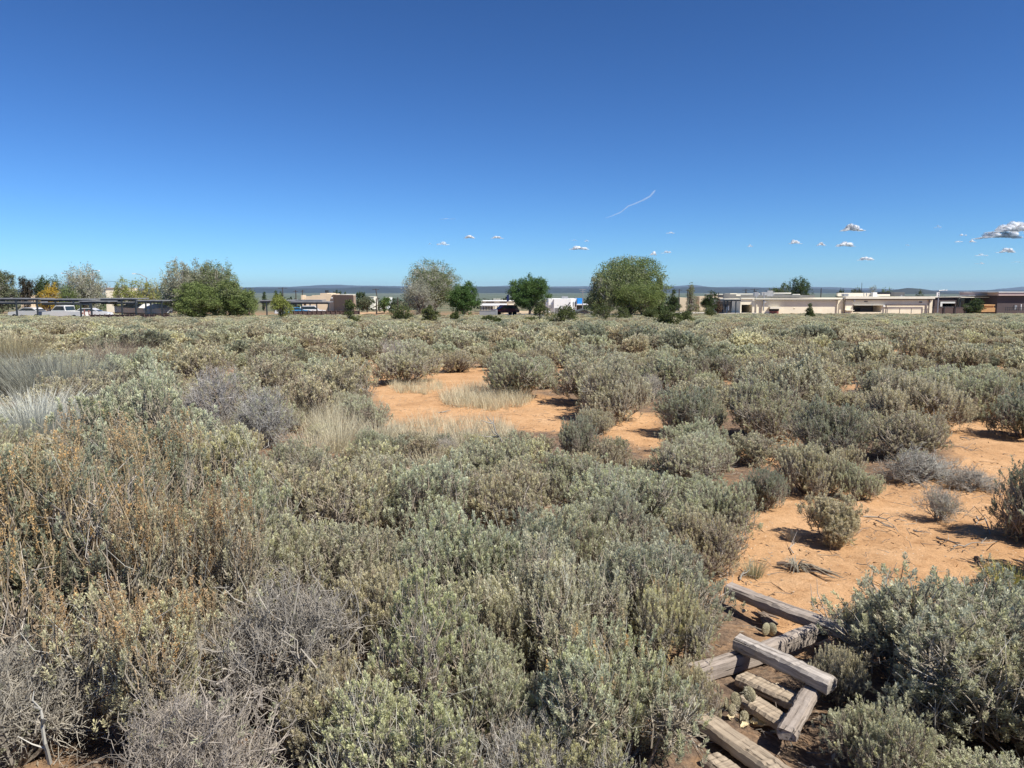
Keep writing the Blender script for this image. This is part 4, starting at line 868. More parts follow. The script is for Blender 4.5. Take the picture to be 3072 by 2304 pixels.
T(180, 245, 858, 905, 101, 'green bushy tree at the left foot of the silvery one', G_ELM[:3], lobes=12, shape='bushy', low=.0, lsz=.2, n=4200)
T(350, 420, 834, 905, 118, 'yellow green willow left part under the street lamp', G_WILLOW, lobes=14, shape='dome', low=.0, lsz=.22, n=5200)
T(405, 480, 838, 905, 116, 'yellow green willow right part under the street lamp', G_WILLOW + [(.30, .29, .12)], lobes=14, shape='dome', low=.0, lsz=.22, n=5200)
T(466, 525, 842, 935, 100, 'olive green elm between the willow and the big clump', G_ELM[:3], lobes=12, shape='bushy', low=.0, lsz=.2, n=4200)
T(330, 362, 858, 905, 119, 'low olive bush right of the silvery tree', G_WILLOW[:2] + G_ELM[:1], lobes=9, shape='bushy', low=.0, lsz=.22, n=1800)
for cx, yt, d_, lab in ((872, 895, 180, None),): pass
# middle distance, beyond the white and tan buildings
for i, (x0, x1, yt, yb, D, c, lab) in enumerate((
        (1006, 1026, 871, 884, 260, G_DARK, 'dark round tree peeping over the shade-darkened stucco wall'), (1069, 1086, 876, 893, 250, G_DARK, 'dark tree just right of the shade-darkened stucco wall'),
        (1084, 1101, 877, 892, 252, G_DARK, 'smaller dark tree beside the one right of the stucco wall'), (1030, 1042, 876, 884, 262, G_DARK, 'tiny dark tree over the stucco wall top'),
        (1072, 1130, 888, 925, 190, [(.12, .15, .09), (.18, .20, .13)], 'grey green thicket tree right of the tan building'), (1133, 1172, 893, 924, 185, G_GREEN[:2] + G_ELM[1:2], 'green tree by the leaning pole'),
        (1166, 1205, 896, 924, 182, [(.10, .14, .09), (.15, .18, .12)], 'bluish green tree left of the nearly leafless one'), (786, 802, 877, 889, 240, G_DARK, 'small dark tree right of the big clump'),
        (818, 836, 874, 889, 250, [(.07, .10, .04), (.10, .14, .05)], 'small green tree behind the carport roofs'), (836, 850, 876, 888, 252, G_DARK, 'small dark tree beside the utility pole'),
        (1000, 1008, 876, 885, 262, G_DARK, 'thin dark tree over the tan parapet'))):
    T(x0, x1, yt, yb, D, lab, c, lobes=10, shape='bushy', low=.0, lsz=.42, n=1500, branches=0)
# junipers and pinyons standing in the sagebrush
for i, (x0, x1, yt, yb, lab) in enumerate((
        (1010, 1082, 908, 978, 'dark green juniper in front of the shade-darkened stucco wall, largest in the scrub'), (1170, 1232, 922, 970, 'rounded olive juniper below the nearly leafless tree'),
        (1268, 1312, 925, 972, 'juniper with a tan side at the foot of the grey trees'), (1356, 1378, 945, 972, 'tiny juniper in front of the dense dark green tree'),
        (1582, 1660, 912, 972, 'wide juniper below the lone bright green tree'), (1640, 1722, 925, 985, 'dark juniper in front of the white building'),
        (1775, 1850, 915, 962, 'juniper at the foot of the brownish elm'), (1842, 1894, 930, 965, 'small dark juniper under the largest elm'),
        (1928, 1970, 934, 966, 'small olive juniper right of the largest elm'), (1968, 2040, 938, 992, 'broad olive pinyon in the sagebrush, nearest of the right group'),
        (2040, 2086, 940, 978, 'brownish green pinyon beside the broad one'), (2112, 2150, 925, 950, 'low juniper left of the pergola'),
        (2413, 2450, 918, 956, 'small bright juniper in front of the long pinkish wall'), (1440, 1480, 955, 978, 'low dark juniper before the grey block wall'), (1478, 1510, 958, 978, 'low juniper right of the one before the grey block wall'),
        (1690, 1722, 938, 972, 'dark juniper on the right of the white building one'))):
    pb = at((x0 + x1) / 2, yb + 6); D = min(max(pb.y, 40), 96)
    T(x0 - 4, x1 + 4, yt - 7, yb + 8, D, lab, G_JUN if i % 3 else G_JUN[:2] + [(.12, .15, .05)], name='juniper', cat='juniper', lobes=14, shape='cone' if i in (0, 12, 4) else 'bushy', low=.0, lsz=.13, n=3600, trunk=.07, branches=30)

# the town's trees and the far scrub, a mass nobody could count
def far_wood():
    g = np.random.default_rng(21); b = MB(); n = 900
    y = 260 * (1 + 9 * g.random(n) ** 1.6); x = (g.random(n) * 2 - 1) * .8 * y; z = zg(x, y)
    for i in range(n):
        w_, h_ = 2.5 + 5 * g.random(), 1.6 + 3.0 * g.random(); k = 42; d = unit(g.normal(size=(k, 3)) + (0, 0, .2)); p = np.array((x[i], y[i], z[i] + h_ * .5)) + d * (w_ / 2, w_ / 2, h_ * .55)
        cc = np.array([(.07, .09, .05), (.11, .14, .07), (.16, .16, .10), (.05, .06, .04)][g.integers(0, 4)]); s = 1.1 * (1 + y[i] / 3000); leaves(b, p, unit(g.normal(size=(k, 3))), np.full(k, s), np.full(k, s * .8), cc * (.8 + .4 * g.random((k, 1))), g)
    tag(b.build('far_woodland', M_TREE), 'scattered trees and scrub of the valley beyond the buildings', 'woodland', kind='stuff')
far_wood()

# ------------------------------------------------------------------ buildings and street things
STUC = solid('pinkish stucco', (.87, .78, .60), .95, .10, .35); TAN = solid('tan stucco', (.72, .58, .41), .95, .08, .4)
CREAM = solid('cream parapet', (.80, .75, .62), .9, .08, .5); WHITE = solid('white stucco', (.83, .83, .81), .9, .05, .5)
DARKM = solid('dark painted metal', (.035, .045, .055), .5, .2, 2.); BLACKW = solid('dark opening', (.03, .03, .035), .6, .2, 1.); ROOFG_SHADE = solid('roofing grey with wall shade', (.17, .17, .165), .9, .2, .8)
BRICKR = solid('red brown door', (.30, .12, .10), .7, .15, 2.); PIPE = solid('galvanised metal', (.42, .42, .42), .45, .15, 3., metal=.6); WOODF = solid('brown fence wood', (.12, .085, .075), .9, .3, 3., stretch=(6, 6, .6))
BROWN_SHADE = solid('shade-darkened stucco', (.115, .09, .09), .95, .08, .5, .3, bscale=20); GLASS = solid('dark window glass', (.03, .045, .055), .08, .1, 1., spec=.6); BLOCK = solid('grey block wall', (.31, .31, .31), .95, .08, 1.5, .3)  # brown walls at far right: their shade is put into the colour
BLUE = solid('bright blue panel', (.03, .27, .72), .5, .05, 1.); NAVY = solid('navy sign face', (.02, .03, .10), .4, .1, 1.); ASPH = solid('asphalt', (.085, .085, .09), .9, .2, .6, .3, bscale=20)
CONC = solid('pale concrete', (.48, .44, .38), .9, .12, 1.); POLEW = solid('creosoted pole wood', (.07, .055, .045), .9, .2, 3.); SHADE = solid('weathered roof boards', (.22, .23, .25), .9, .35, 1.2, stretch=(1, 6, 1)); ORW = solid('new orange plywood', (.55, .32, .14), .8, .15, 2.)
TILE = solid('grey shingle roof', (.10, .11, .11), .9, .2, 3.); PINKB = solid('pink fascia', (.60, .46, .42), .9, .08, .6)
class Bld:
    """a thing whose parts are boxes given by picture columns and rows on planes at stated distances"""
    def __init__(s, name, D, px, label, cat, group=None, **k):
        s.o = empty(name, (X(px, D), D, float(zg(0, D)))); tag(s.o, label, cat, group); s.D = D; s.last = None
    def part(s, name, mat, rects, d0=0., dep=.2, parent=None, label=None):
        """rects: (px0, px1, py_top, py_bottom); each box starts d0 behind the front plane and is dep deep"""
        b = MB(); o = s.o.location
        for q in rects:
            x0, x1, yt, yb = q[:4]; a, dp = (q[4], q[5]) if len(q) > 4 else (d0, dep); D = s.D + a
            X0, X1 = sorted((X(x0, s.D), X(x1, s.D))); zt, zb = Z(yt, s.D), Z(yb, s.D)
            b.box(X0 - o.x, X1 - o.x, a, a + dp, zb - o.z, zt - o.z)
        r = b.build(name, mat, parent or s.o)
        if label: r['label'] = label
        s.last = r; return r
def lowz(D): return 1152 + FPX * math.tan(math.atan((EYE - float(zg(0, D)) + .4) / D) - PITCH)   # picture row of ground at D

# the long pinkish building, right of the centre
B = Bld('commercial_building', 168, 2400, 'long low pinkish stucco building with grey roof and cream parapets behind the sagebrush', 'building')
gz = lowz(168)
B.part('wall', STUC, [(2258, 2515, 901, gz, 0, 30), (2222, 2257.8, 897, 914, 0, 30), (2222, 2225.5, 914, gz, 0, 30), (2515.2, 2534, 896.5, gz, .6, 30)])
B.part('eave', CREAM, [(2263, 2521, 895, 898.2, -.75, 1.5), (2222, 2262.8, 893.5, 897, -.3, 1.)]); B.part('fascia', ROOFG_SHADE, [(2264, 2520, 898.3, 900.6, -.35, .4)])
B.part('roof', ROOFG_SHADE, [(2263, 2520, 886.5, 895, 14, 16)])
B.part('parapet', CREAM, [(2228, 2250, 880.5, 882.8, 10, .6), (2248, 2262, 885, 888, 10, .6), (2290, 2422, 881.5, 885.8, 30.2, .5), (2460, 2523, 878.5, 883.5, 30.2, .5), (2497, 2523, 883.5, 888.5, 24, .5)])
B.part('upper_wall', ROOFG_SHADE, [(2208, 2228, 881, 896.5, 10, .5), (2228.1, 2248, 883, 896.5, 10, .5), (2248.1, 2262.5, 888.2, 893.4, 10, .5), (2422.2, 2460, 879.5, 888.5, 30.2, .5), (2460.1, 2496.8, 883.6, 889, 29.5, .5)])  # dark grey puts the shade of the parapet faces into the colour
g_ = B.part('garage_opening', BLACKW, [(2226, 2257.5, 914.3, gz, 8, .3)]); 
w_ = B.part('door', BRICKR, [(2310, 2337, 933, gz, -.12, .1)]); B.part('lintel', CREAM, [(2307, 2339, 920.3, 926.3, -1.0, .98)]); B.part('recess', BLACKW, [(2309, 2338, 926.5, 932.8, -.1, .08)])
B.part('downpipe', STUC, [(2269, 2271.5, 900.8, gz, -.25, .2)]); B.part('downpipe', STUC, [(2511, 2513.5, 900.8, gz, -.25, .2)])
p_ = B.part('exhaust_stack', PIPE, [(2288.5, 2291, 879, 932, -.55, .35)]); B.part('wall_lamp', WHITE, [(2291.5, 2296, 903.5, 907, -.5, .35)])
for x0, x1, y0, y1, lab in ((2272, 2284, 876, 889, 'dark rooftop unit with hood'), ):
    q_ = B.part('rooftop_unit', PIPE, [(x0, x1, y0, y1, 2, 1.2)], label=lab); B.part('duct', DARKM, [(2272, 2279, 872.5, 875.8, 2.2, .8)], parent=q_)
B.part('rooftop_unit', PIPE, [(2321, 2339, 876.5, 886.5, 8, 1.5), (2339.3, 2357, 871.5, 889.5, 8.4, 1.2)]); B.part('vent_pipe', PIPE, [(2272.5, 2276, 887, 893, 1, .4), (2361, 2364, 882, 887, 9, .3)])
B.part('wall_vent', STUC, [(2383, 2387, 923.5, 925, -.1, .09)])
B2 = Bld('commercial_building', 168, 2650, 'right wing of the long stucco building, cream with a shaded loading recess', 'building')
B2.part('wall', STUC, [(2536, 2562, 896.5, gz, .2, 28), (2562.1, 2647, 896.5, 916, .2, 28), (2562.1, 2647, 936.5, gz, .2, 28), (2647.1, 2800, 896.5, gz, .2, 28)])
B2.part('parapet', CREAM, [(2534.2, 2801.5, 889.5, 896.4, -.5, 1.6), (2536, 2650, 879, 889.4, 4, .6), (2650.1, 2764, 883.5, 889.4, 14, .6)]); B2.part('eave_board', BROWN_SHADE, [(2536, 2797, 896.6, 899.2, -.3, .45)])
B2.part('recess', ROOFG_SHADE, [(2562, 2647, 916, 936.4, 4, .3)]); B2.part('door', BLACKW, [(2587, 2606, 926, gz - 1, 3.8, .15)]); B2.part('ledge', CREAM, [(2538, 2562, 930, 931.8, -.5, .68), (2562.2, 2647, 913.8, 915.8, -.25, .4)])
B2.part('downpipe', BROWN_SHADE, [(2533, 2535.5, 900, gz - 4, -.25, .2)]); B2.part('downpipe', BROWN_SHADE, [(2786.5, 2788.5, 899.4, gz, -.2, .2)]); B2.part('downpipe', BROWN_SHADE, [(2656, 2776, 913.5, 914.8, -.2, .15), (2775, 2777, 914.9, gz, -.2, .15), (2658, 2660, 914.9, gz, -.2, .15)])
B2.part('rooftop_unit', PIPE, [(2540, 2554, 881.5, 888.8, 1.5, 1.2)]); B2.part('rooftop_unit', WHITE, [(2638, 2650, 877, 888.8, 3, 1.2), (2634, 2654, 889, 891, 2.5, 1.5)]); B2.part('vent_pipe', PIPE, [(2600, 2601.8, 879.5, 888.5, 1.5, .2), (2607.5, 2609.3, 879.5, 888.5, 1.5, .2), (2674, 2680, 879, 887, 12, .8), (2724.5, 2727, 885, 892, 3, .3)])
B2.part('wall_vent', BROWN_SHADE, [(2594, 2604, 903.5, 906, .1, .09), (2759, 2768, 905, 908, .1, .09)]); B2.part('wall_lamp', WHITE, [(2561, 2565, 899.5, 905, -.2, .38), (2650, 2655, 915, 920.5, -.2, .38)])
# pergola on the left end
PG = Bld('pergola', 160, 2195, 'dark timber pergola at the left end of the long building', 'pergola')
g2 = lowz(160)
for x in (2172, 2182, 2204, 2218): PG.part('post', DARKM, [(x, x + 2.6, 903, g2, .0 if x < 2200 else 2.5, .3)])
PG.part('post', WHITE, [(2187, 2190, 921, g2, 1.5, .3), (2195, 2197, 918, 932, 2.2, .3)]); PG.part('roof_beam', CREAM, [(2172, 2220, 896.5, 898.3, -.3, .4), (2172, 2220, 896.5, 898.3, 4.5, .4)])
PG.part('roof_slats', DARKM, [(2172 + i * 3.1, 2174 + i * 3.1, 898.5, 903, -.5, 6) for i in range(16)]); PG.part('back_screen', BLACKW, [(2176, 2221, 905, g2, 6, .2)])
# far-right buildings
B3 = Bld('commercial_building', 190, 2840, 'shade-darkened brown box building with a white framed garage opening, right of the street lamp', 'building'); g3 = lowz(190)
B3.part('wall', BROWN_SHADE, [(2805, 2880, 892.6, 903.5, 0, 14), (2805, 2820, 903.6, g3, 0, 14), (2867, 2880, 903.6, g3, 0, 14)]); B3.part('upper_wall', ROOFG_SHADE, [(2768, 2812, 877, 889, 16, 12), (2801, 2804.8, 889, g3, 2, 12)])  # upper wall: the shade on it is put into the dark grey
B3.part('coping', CREAM, [(2803, 2883, 890.3, 892.5, -.3, 14.6)]); B3.part('frame', WHITE, [(2821, 2865, 905, 910, -.2, 1.2), (2821, 2827, 910.1, 919.5, -.2, 1.2)]); B3.part('opening', GLASS, [(2827.2, 2866.8, 910.2, 919.5, 1.5, .2)]); B3.part('downpipe', WHITE, [(2875, 2877.5, 894, 918, -.3, .25)])
B3.part('base_wall', ROOFG_SHADE, [(2820.1, 2866.9, 919.6, g3, .2, .4)])
B4 = Bld('carport', 175, 2930, 'long flat roofed dark glass carport behind the bushy pine at far right', 'carport'); g4 = lowz(175)
B4.part('roof', CREAM, [(2883, 2990, 890.5, 892.8, 0, 9)]); B4.part('fascia', DARKM, [(2884, 2989, 892.9, 895, .1, .3)]); B4.part('panel', GLASS, [(2897, 2936, 895.2, g4, 3, .2), (2962, 2988, 895.2, g4, 3, .2)]); B4.part('panel', solid('olive panel', (.17, .18, .11), .8), [(2940, 2961, 895.2, g4, 3.2, .2)])
for x in (2885, 2937, 2986): B4.part('post', DARKM, [(x, x + 2, 895.1, g4, .5, .3)])
B5 = Bld('commercial_building', 172, 3040, 'shade-darkened purplish brown building with a pink fascia cut off by the right edge', 'building')
B5.part('wall', BROWN_SHADE, [(2993, 3110, 887, lowz(172), 0, 14)]); B5.part('fascia', PINKB, [(2988, 3112, 877.5, 886.6, -.8, 15)]); B5.part('coping', WHITE, [(2986, 3114, 875.3, 877.3, -1., 15.4)]); B5.part('canopy', PIPE, [(2958, 2986, 875.5, 877.2, -.5, 6), (2930, 2985.5, 886, 888, 3, 5)])
B5.part('fence_rail', DARKM, [(2993, 3110, 921, 921.8, -3, .08), (2993, 3110, 927.5, 928.3, -3, .08)] + [(2993 + i * 6.5, 2993.7 + i * 6.5, 920, 932, -3, .08) for i in range(18)]); B5.part('cabinet', PIPE, [(3033, 3040, 915, 929, -1.5, .6)]); B5.part('white_post', WHITE, [(3047, 3049, 912, 930, -2, .15)])
tag(Bld('lumber_stack', 150, 2965, 'stack of orange plywood sheets standing left of the purplish building', 'lumber').part('sheets', ORW, [(2952, 2987, 913.5, 917.5, 0, 2), (2948, 2986, 918, 922.5, .2, 2), (2944, 2986, 923, 936, -.2, 2)]).parent)
fn = Bld('fence', 150, 2830, 'low dark board fence between the long building and the bushy pine', 'fence'); gf = lowz(150)
fn.part('boards', WOODF, [(2800, 2900, 923, gf, 0, .1)]); fn.part('top_rail', BROWN_SHADE, [(2799, 2901, 921, 922.8, -.05, .2)])
for x in (2800, 2833, 2866, 2898): fn.part('post', DARKM, [(x, x + 1.6, 919, gf, -.2, .12)])
gat = Bld('fence', 162, 2730, 'thin pipe fence along the right wing wall', 'fence')
gat.part('rail', DARKM, [(2665, 2785, 927.8, 928.5, 0, .06)]); 
for x in (2664, 2701, 2736, 2784): gat.part('post', DARKM, [(x, x + 1.1, 925, lowz(162), 0, .1)])

# tan stucco building with an L: long lit wall, wing whose left-face shade is also put into its colour
B = Bld('stucco_building', 178, 960, 'tan stucco building with stepped parapet and a wing coloured as in shade', 'building'); gt = lowz(178)
B.part('wall', TAN, [(904, 922, 889, gt, 4, 9), (922.1, 948, 886, gt, 4, 9), (948.1, 969, 879.5, gt, 4, 9), (969.1, 982, 881.5, gt, 4, 9), (982.1, 1005, 884.5, gt, 4, 9)])
B.part('end_pier', TAN, [(889, 894, 885.5, 922, 4, 3)]); B.part('grille', CREAM, [(894.3, 903.8, 888.5 + i * 2.2, 889.6 + i * 2.2, 5, .2) for i in range(5)])
bb = MB(); o_ = B.o.location; xa, xb = X(1001, 182), X(1069, 171); c0, c1 = Vector((xa - o_.x, 4, 0)), Vector((xb - o_.x, -10, 0)); zt_ = Z(885.5, 178) - o_.z
nrm = Vector((c1.y - c0.y, -(c1.x - c0.x), 0)).normalized()
bb.hexa([(c0.x, c0.y, -1), (c1.x, c1.y, -1), (c1.x - 2., c1.y + 12, -1), (c0.x + 1., c0.y + 12, -1), (c0.x, c0.y, zt_), (c1.x, c1.y, zt_), (c1.x - 2., c1.y + 12, zt_), (c0.x + 1., c0.y + 12, zt_)])
B.o.location = o_; wing = bb.build('wing', solid('shade-darkened stucco wing', (.34, .26, .19), .95, .08, .5, .3, bscale=20), B.o)
cp = MB(); cp.hexa([(c0.x - .2, c0.y - .2, zt_ + .003), (c1.x, c1.y - .3, zt_ + .003), (c1.x - 2., c1.y + 12, zt_ + .003), (c0.x + 1., c0.y + 12, zt_ + .003), (c0.x - .2, c0.y - .2, zt_ + .16), (c1.x, c1.y - .3, zt_ + .16), (c1.x - 2., c1.y + 12, zt_ + .16), (c0.x + 1., c0.y + 12, zt_ + .16)]); cp.build('coping', CREAM, wing)
B.part('satellite_dish', WHITE, [(1018, 1022, 891, 894, -8.2, .3)]); B.part('rooftop_unit', DARKM, [(941, 951, 870.5, 879, 11, 1.2)])
# carports
def carport(x0, x1, yt, D, label, posts, depth=3.2, second=True, name='carport', mat=SHADE, boards=True):
    c = Bld(name, D, (x0 + x1) / 2, label, 'carport', 'dark metal carports'); gg = lowz(D)
    c.part('roof', mat, [(x0 + 3.4 * i, x0 + 3.4 * i + 2.3, yt - 1.6, yt + 1.4, -.3, depth) for i in range(int((x1 - x0) / 3.4))]); c.part('beam', DARKM, [(x0 + 1, x1 - 1, yt + 1.5, yt + 6.0, -.2, .2)])
    if second: c.part('lower_beam', DARKM, [(x0 + 2, x1 - 2, yt + 11.6, yt + 16.4, -.2, .2)]); c.part('lower_roof', mat, [(x0 + 1 + 3.4 * i, x0 + 3.3 + 3.4 * i, yt + 8.8, yt + 11.4, -.25, depth * .6) for i in range(int((x1 - x0 - 2) / 3.4))])
    for p in posts: c.part('post', DARKM, [(p, p + 3.2, yt + 5.1, gg, -.5, .18)])
    for t in (.12, .36, .62, .88) if second else (): c.part('strut', DARKM, [(x0 + (x1 - x0) * t, x0 + (x1 - x0) * t + 1.4, yt + 6.1, yt + 8.5, -.15, .1)])
    return c
carport(-60, 122, 896, 88, 'leftmost dark carport with slatted roof', (-5, 53, 115)); carport(124, 275, 898, 92, 'dark carport behind the white pickup', (170, 224, 272), second=True)
carport(240, 330, 904, 84, 'lower nearer dark carport left of the centre one', (245, 277), second=False); carport(303, 415, 896, 86, 'dark carport with tall posts over the covered boat', (368, 410), second=True)
carport(413, 492, 902, 83, 'rightmost dark carport of the left row, over the boats', (440, 455, 488), second=False)
carport(780, 872, 902, 122, 'dark carport half hidden by the yellowish green tree', (800, 850), second=False); carport(868, 990, 906, 118, 'dark carport in front of the tan stucco building', (905, 950, 985), second=False)
carport(862, 968, 901, 132, 'second dark carport row behind the one before the tan building', (890, 930), second=False)

# ---- vehicles: local frame, front towards +X, wheels on z=0
def profile_body(b, prof, w, seg=1):
    n = len(prof); V = [(x, -w / 2, z) for x, z in prof] + [(x, w / 2, z) for x, z in prof]
    b.add(V, [(i, (i + 1) % n, n + (i + 1) % n, n + i) for i in range(n)])
    b.f.append(np.array([list(range(n - 1, -1, -1))]) + b.n - 2 * n); b.mi.append(np.zeros(1, np.int32)); b.f.append(np.array([list(range(n))]) + b.n - n); b.mi.append(np.zeros(1, np.int32))
TYRE = solid('tyre rubber', (.02, .02, .02), .9)
def vehicle(name, kind, paint, loc, rz, label, cat):
    r = empty(name, loc, rz); r['label'] = label; r['category'] = cat; pm = solid(name + ' paint', paint, .3, .04, 2., spec=.5)
    L_ = 4.8 if kind != 'pickup' else 5.4; h = L_ / 2
    if kind == 'pickup': low = [(-h, .5), (-h, 1.05), (.1, 1.1), (1.4, 1.1), (h - .1, 1.02), (h, .5)]; cab = [(-.5, 1.11), (-.35, 1.75), (.8, 1.78), (1.5, 1.11)]
    else: low = [(-h, .45), (-h + .05, 1.0), (-h + .5, 1.05), (1.1, 1.05), (h - .15, .92), (h, .45)]; cab = [(-h + .15, 1.06), (-h + .55, 1.72), (.55, 1.74), (1.25, 1.06)] if kind == 'suv' else [(-1.5, 1.06), (-.9, 1.45), (.4, 1.47), (1.2, 1.06)]
    b = MB(); profile_body(b, low, 1.85); b.build('body', pm, r); b = MB(); profile_body(b, cab, 1.6); cb = b.build('cabin', pm, r)
    b = MB(); cx = sum(p[0] for p in cab) / 4; cz = sum(p[1] for p in cab) / 4; profile_body(b, [((p[0] - cx) * .86 + cx, (p[1] - cz) * .72 + cz) for p in cab], 1.63); b.build('side_window', GLASS, cb)
    b = MB(); x2, z2 = cab[2]; x3, z3 = cab[3]; b.add([(x2 + .06, -.7, z2 - .1), (x2 + .06, .7, z2 - .1), (x3 + .02, .74, z3 + .06), (x3 + .02, -.74, z3 + .06)], [(0, 3, 2, 1)]); x0, z0 = cab[0]; x1, z1 = cab[1]
    b.add([(x0 - .02, -.74, z0 + .08), (x0 - .02, .74, z0 + .08), (x1 - .05, .7, z1 - .08), (x1 - .05, -.7, z1 - .08)], [(0, 3, 2, 1)]); b.build('windscreen', GLASS, cb)
    for sx in (-1, 1):
        for sy in (-1, 1):
            b = MB(); c = (sx * (h - .95), sy * .86, .34); th = np.linspace(0, 2 * math.pi, 15)[:-1]
            V = [(c[0] + math.cos(t) * .34, c[1] + q * .11, c[2] + math.sin(t) * .34) for q in (-1, 1) for t in th]; b.add(V, [(i, (i + 1) % 14, 14 + (i + 1) % 14, 14 + i) for i in range(14)])
            b.f.append(np.array([list(range(14)), list(range(27, 13, -1))]) + b.n - 28); b.mi.append(np.zeros(2, np.int32)); b.build('wheel', TYRE, r)
    for sy in (-1, 1):
        b = MB(); b.box(-h - .03, -h + .04, sy * .72 - .14, sy * .72 + .14, .78, .95); b.build('tail_light', BRICKR, r); b = MB(); b.box(h - .16, h - .02, sy * .66 - .16, sy * .66 + .16, .72, .86); b.build('headlight', WHITE, r)
    return r
def at_d(px, D): return (X(px, D), D, float(zg(X(px, D), D)) + .02)
vehicle('parked_car', 'suv', (.14, .015, .03), (X(1514, 128), 128, Z(945.5, 128)), R(205), 'maroon sport utility car parked on the asphalt beside the grey block wall', 'car')
vehicle('parked_car', 'sedan', (.62, .62, .62), at_d(88, 94), R(175), 'white car parked under the leftmost carport', 'car')
vehicle('pickup_truck', 'pickup', (.72, .72, .70), at_d(198, 90), R(170), 'white pickup truck parked under the second carport from the left', 'pickup truck')
vehicle('parked_car', 'sedan', (.60, .60, .62), at_d(268, 92), R(10), 'white low car right of the pickup truck', 'car')
vehicle('parked_car', 'sedan', (.04, .25, .50), at_d(888, 126), R(20), 'bright blue car under the carport before the tan building', 'car')
vehicle('parked_car', 'sedan', (.50, .52, .55), at_d(865, 130), R(20), 'silver car under the carport left of the blue car', 'car')
vehicle('parked_car', 'suv', (.7, .7, .7), at_d(935, 130), R(15), 'white car under the carport right of the blue car', 'car')
def boat(px, D, L_, label, cover, rz):
    r = empty('boat', at_d(px, D), rz); r['label'] = label; r['category'] = 'boat'; HUL = solid('hull gelcoat', (.70, .70, .69), .35, .05, 2., spec=.5)
    b = MB(); n = 12; V = []
    for i in range(n):
        t = i / (n - 1); x = (t - .5) * L_; w_ = 1.1 * (1 - max(0, t - .45) ** 2 * 3.1); k = .35 + .25 * t ** 3; V += [(x, -w_, 1.35 + .25 * t * t), (x, -w_ * .72, .75 + k * .3), (x, 0, .55 + .5 * t ** 4), (x, w_ * .72, .75 + k * .3), (x, w_, 1.35 + .25 * t * t)]
    b.add(V, [(i * 5 + j, i * 5 + j + 1, (i + 1) * 5 + j + 1, (i + 1) * 5 + j) for i in range(n - 1) for j in range(4)]); b.f.append(np.array([[0, 1, 2, 3, 4]])); b.mi.append(np.zeros(1, np.int32)); b.build('hull', HUL, r)
    b = MB(); V = []
    for i in range(n):
        t = i / (n - 1); x = (t - .5) * L_; w_ = 1.12 * (1 - max(0, t - .45) ** 2 * 3.1); hh = .55 * math.sin(math.pi * min(1, .15 + t)) ** .8; z0 = 1.37 + .25 * t * t; V += [(x, -w_, z0), (x, -w_ * .5, z0 + hh * .8), (x, 0, z0 + hh), (x, w_ * .5, z0 + hh * .8), (x, w_, z0)]
    b.add(V, [(i * 5 + j, i * 5 + j + 1, (i + 1) * 5 + j + 1, (i + 1) * 5 + j) for i in range(n - 1) for j in range(4)]); b.build('cover', solid('boat cover', cover, .8, .2, 3.), r)
    b = MB(); b.box(-L_ * .4, L_ * .62, -.06, .06, .45, .55); b.box(-L_ * .3, L_ * .3, -.8, -.7, .5, .6); b.box(-L_ * .3, L_ * .3, .7, .8, .5, .6); fr = b.build('trailer_frame', PIPE, r)
    for sy in (-1, 1):
        b = MB(); th = np.linspace(0, 2 * math.pi, 13)[:-1]; V = [(-.6 + math.cos(t) * .3, sy * .95 + q * .1, .3 + math.sin(t) * .3) for q in (-1, 1) for t in th]; b.add(V, [(i, (i + 1) % 12, 12 + (i + 1) % 12, 12 + i) for i in range(12)])
        b.f.append(np.array([list(range(12)), list(range(23, 11, -1))]) + b.n - 24); b.mi.append(np.zeros(2, np.int32)); b.build('wheel', TYRE, r)
boat(392, 88, 3.6, 'pale covered boat on a trailer under the tall posted carport', (.52, .54, .50), R(195)); boat(434, 88, 3.2, 'white covered boat under the rightmost carport', (.66, .65, .62), R(190)); boat(478, 86, 2.8, 'white open boat sticking out beside the big clump of trees', (.60, .60, .58), R(8))
tag(Bld('equipment', 89, 258, 'red metal frame of equipment beside the white low car', 'equipment').part('frame', BRICKR, [(247, 268, 934, 935.5, 0, .1), (249, 250.5, 928, 946, 0, .1), (262, 264, 930, 946, 0, .1)]).parent)

# dark board fences at the foot of the carports
def fence(x0, x1, yt, D, label):
    f = Bld('fence', D, (x0 + x1) / 2, label, 'fence'); gg = lowz(D); n = int((x1 - x0) / 14); f.part('boards', WOODF, [(x0, x1, yt + 1, gg, 0, .06)]); f.part('rail', WOODF, [(x0, x1, yt + .2, yt + .95, -.05, .16)])
    for i in range(n + 1): f.part('post', WOODF, [(x0 + (x1 - x0) * i / n - .8, x0 + (x1 - x0) * i / n + .8, yt - 2, gg, -.14, .12)])
fence(268, 505, 944, 78, 'low dark board fence in front of the left boats'); fence(868, 1078, 932.5, 112, 'dark brown board fence in front of the tan building')
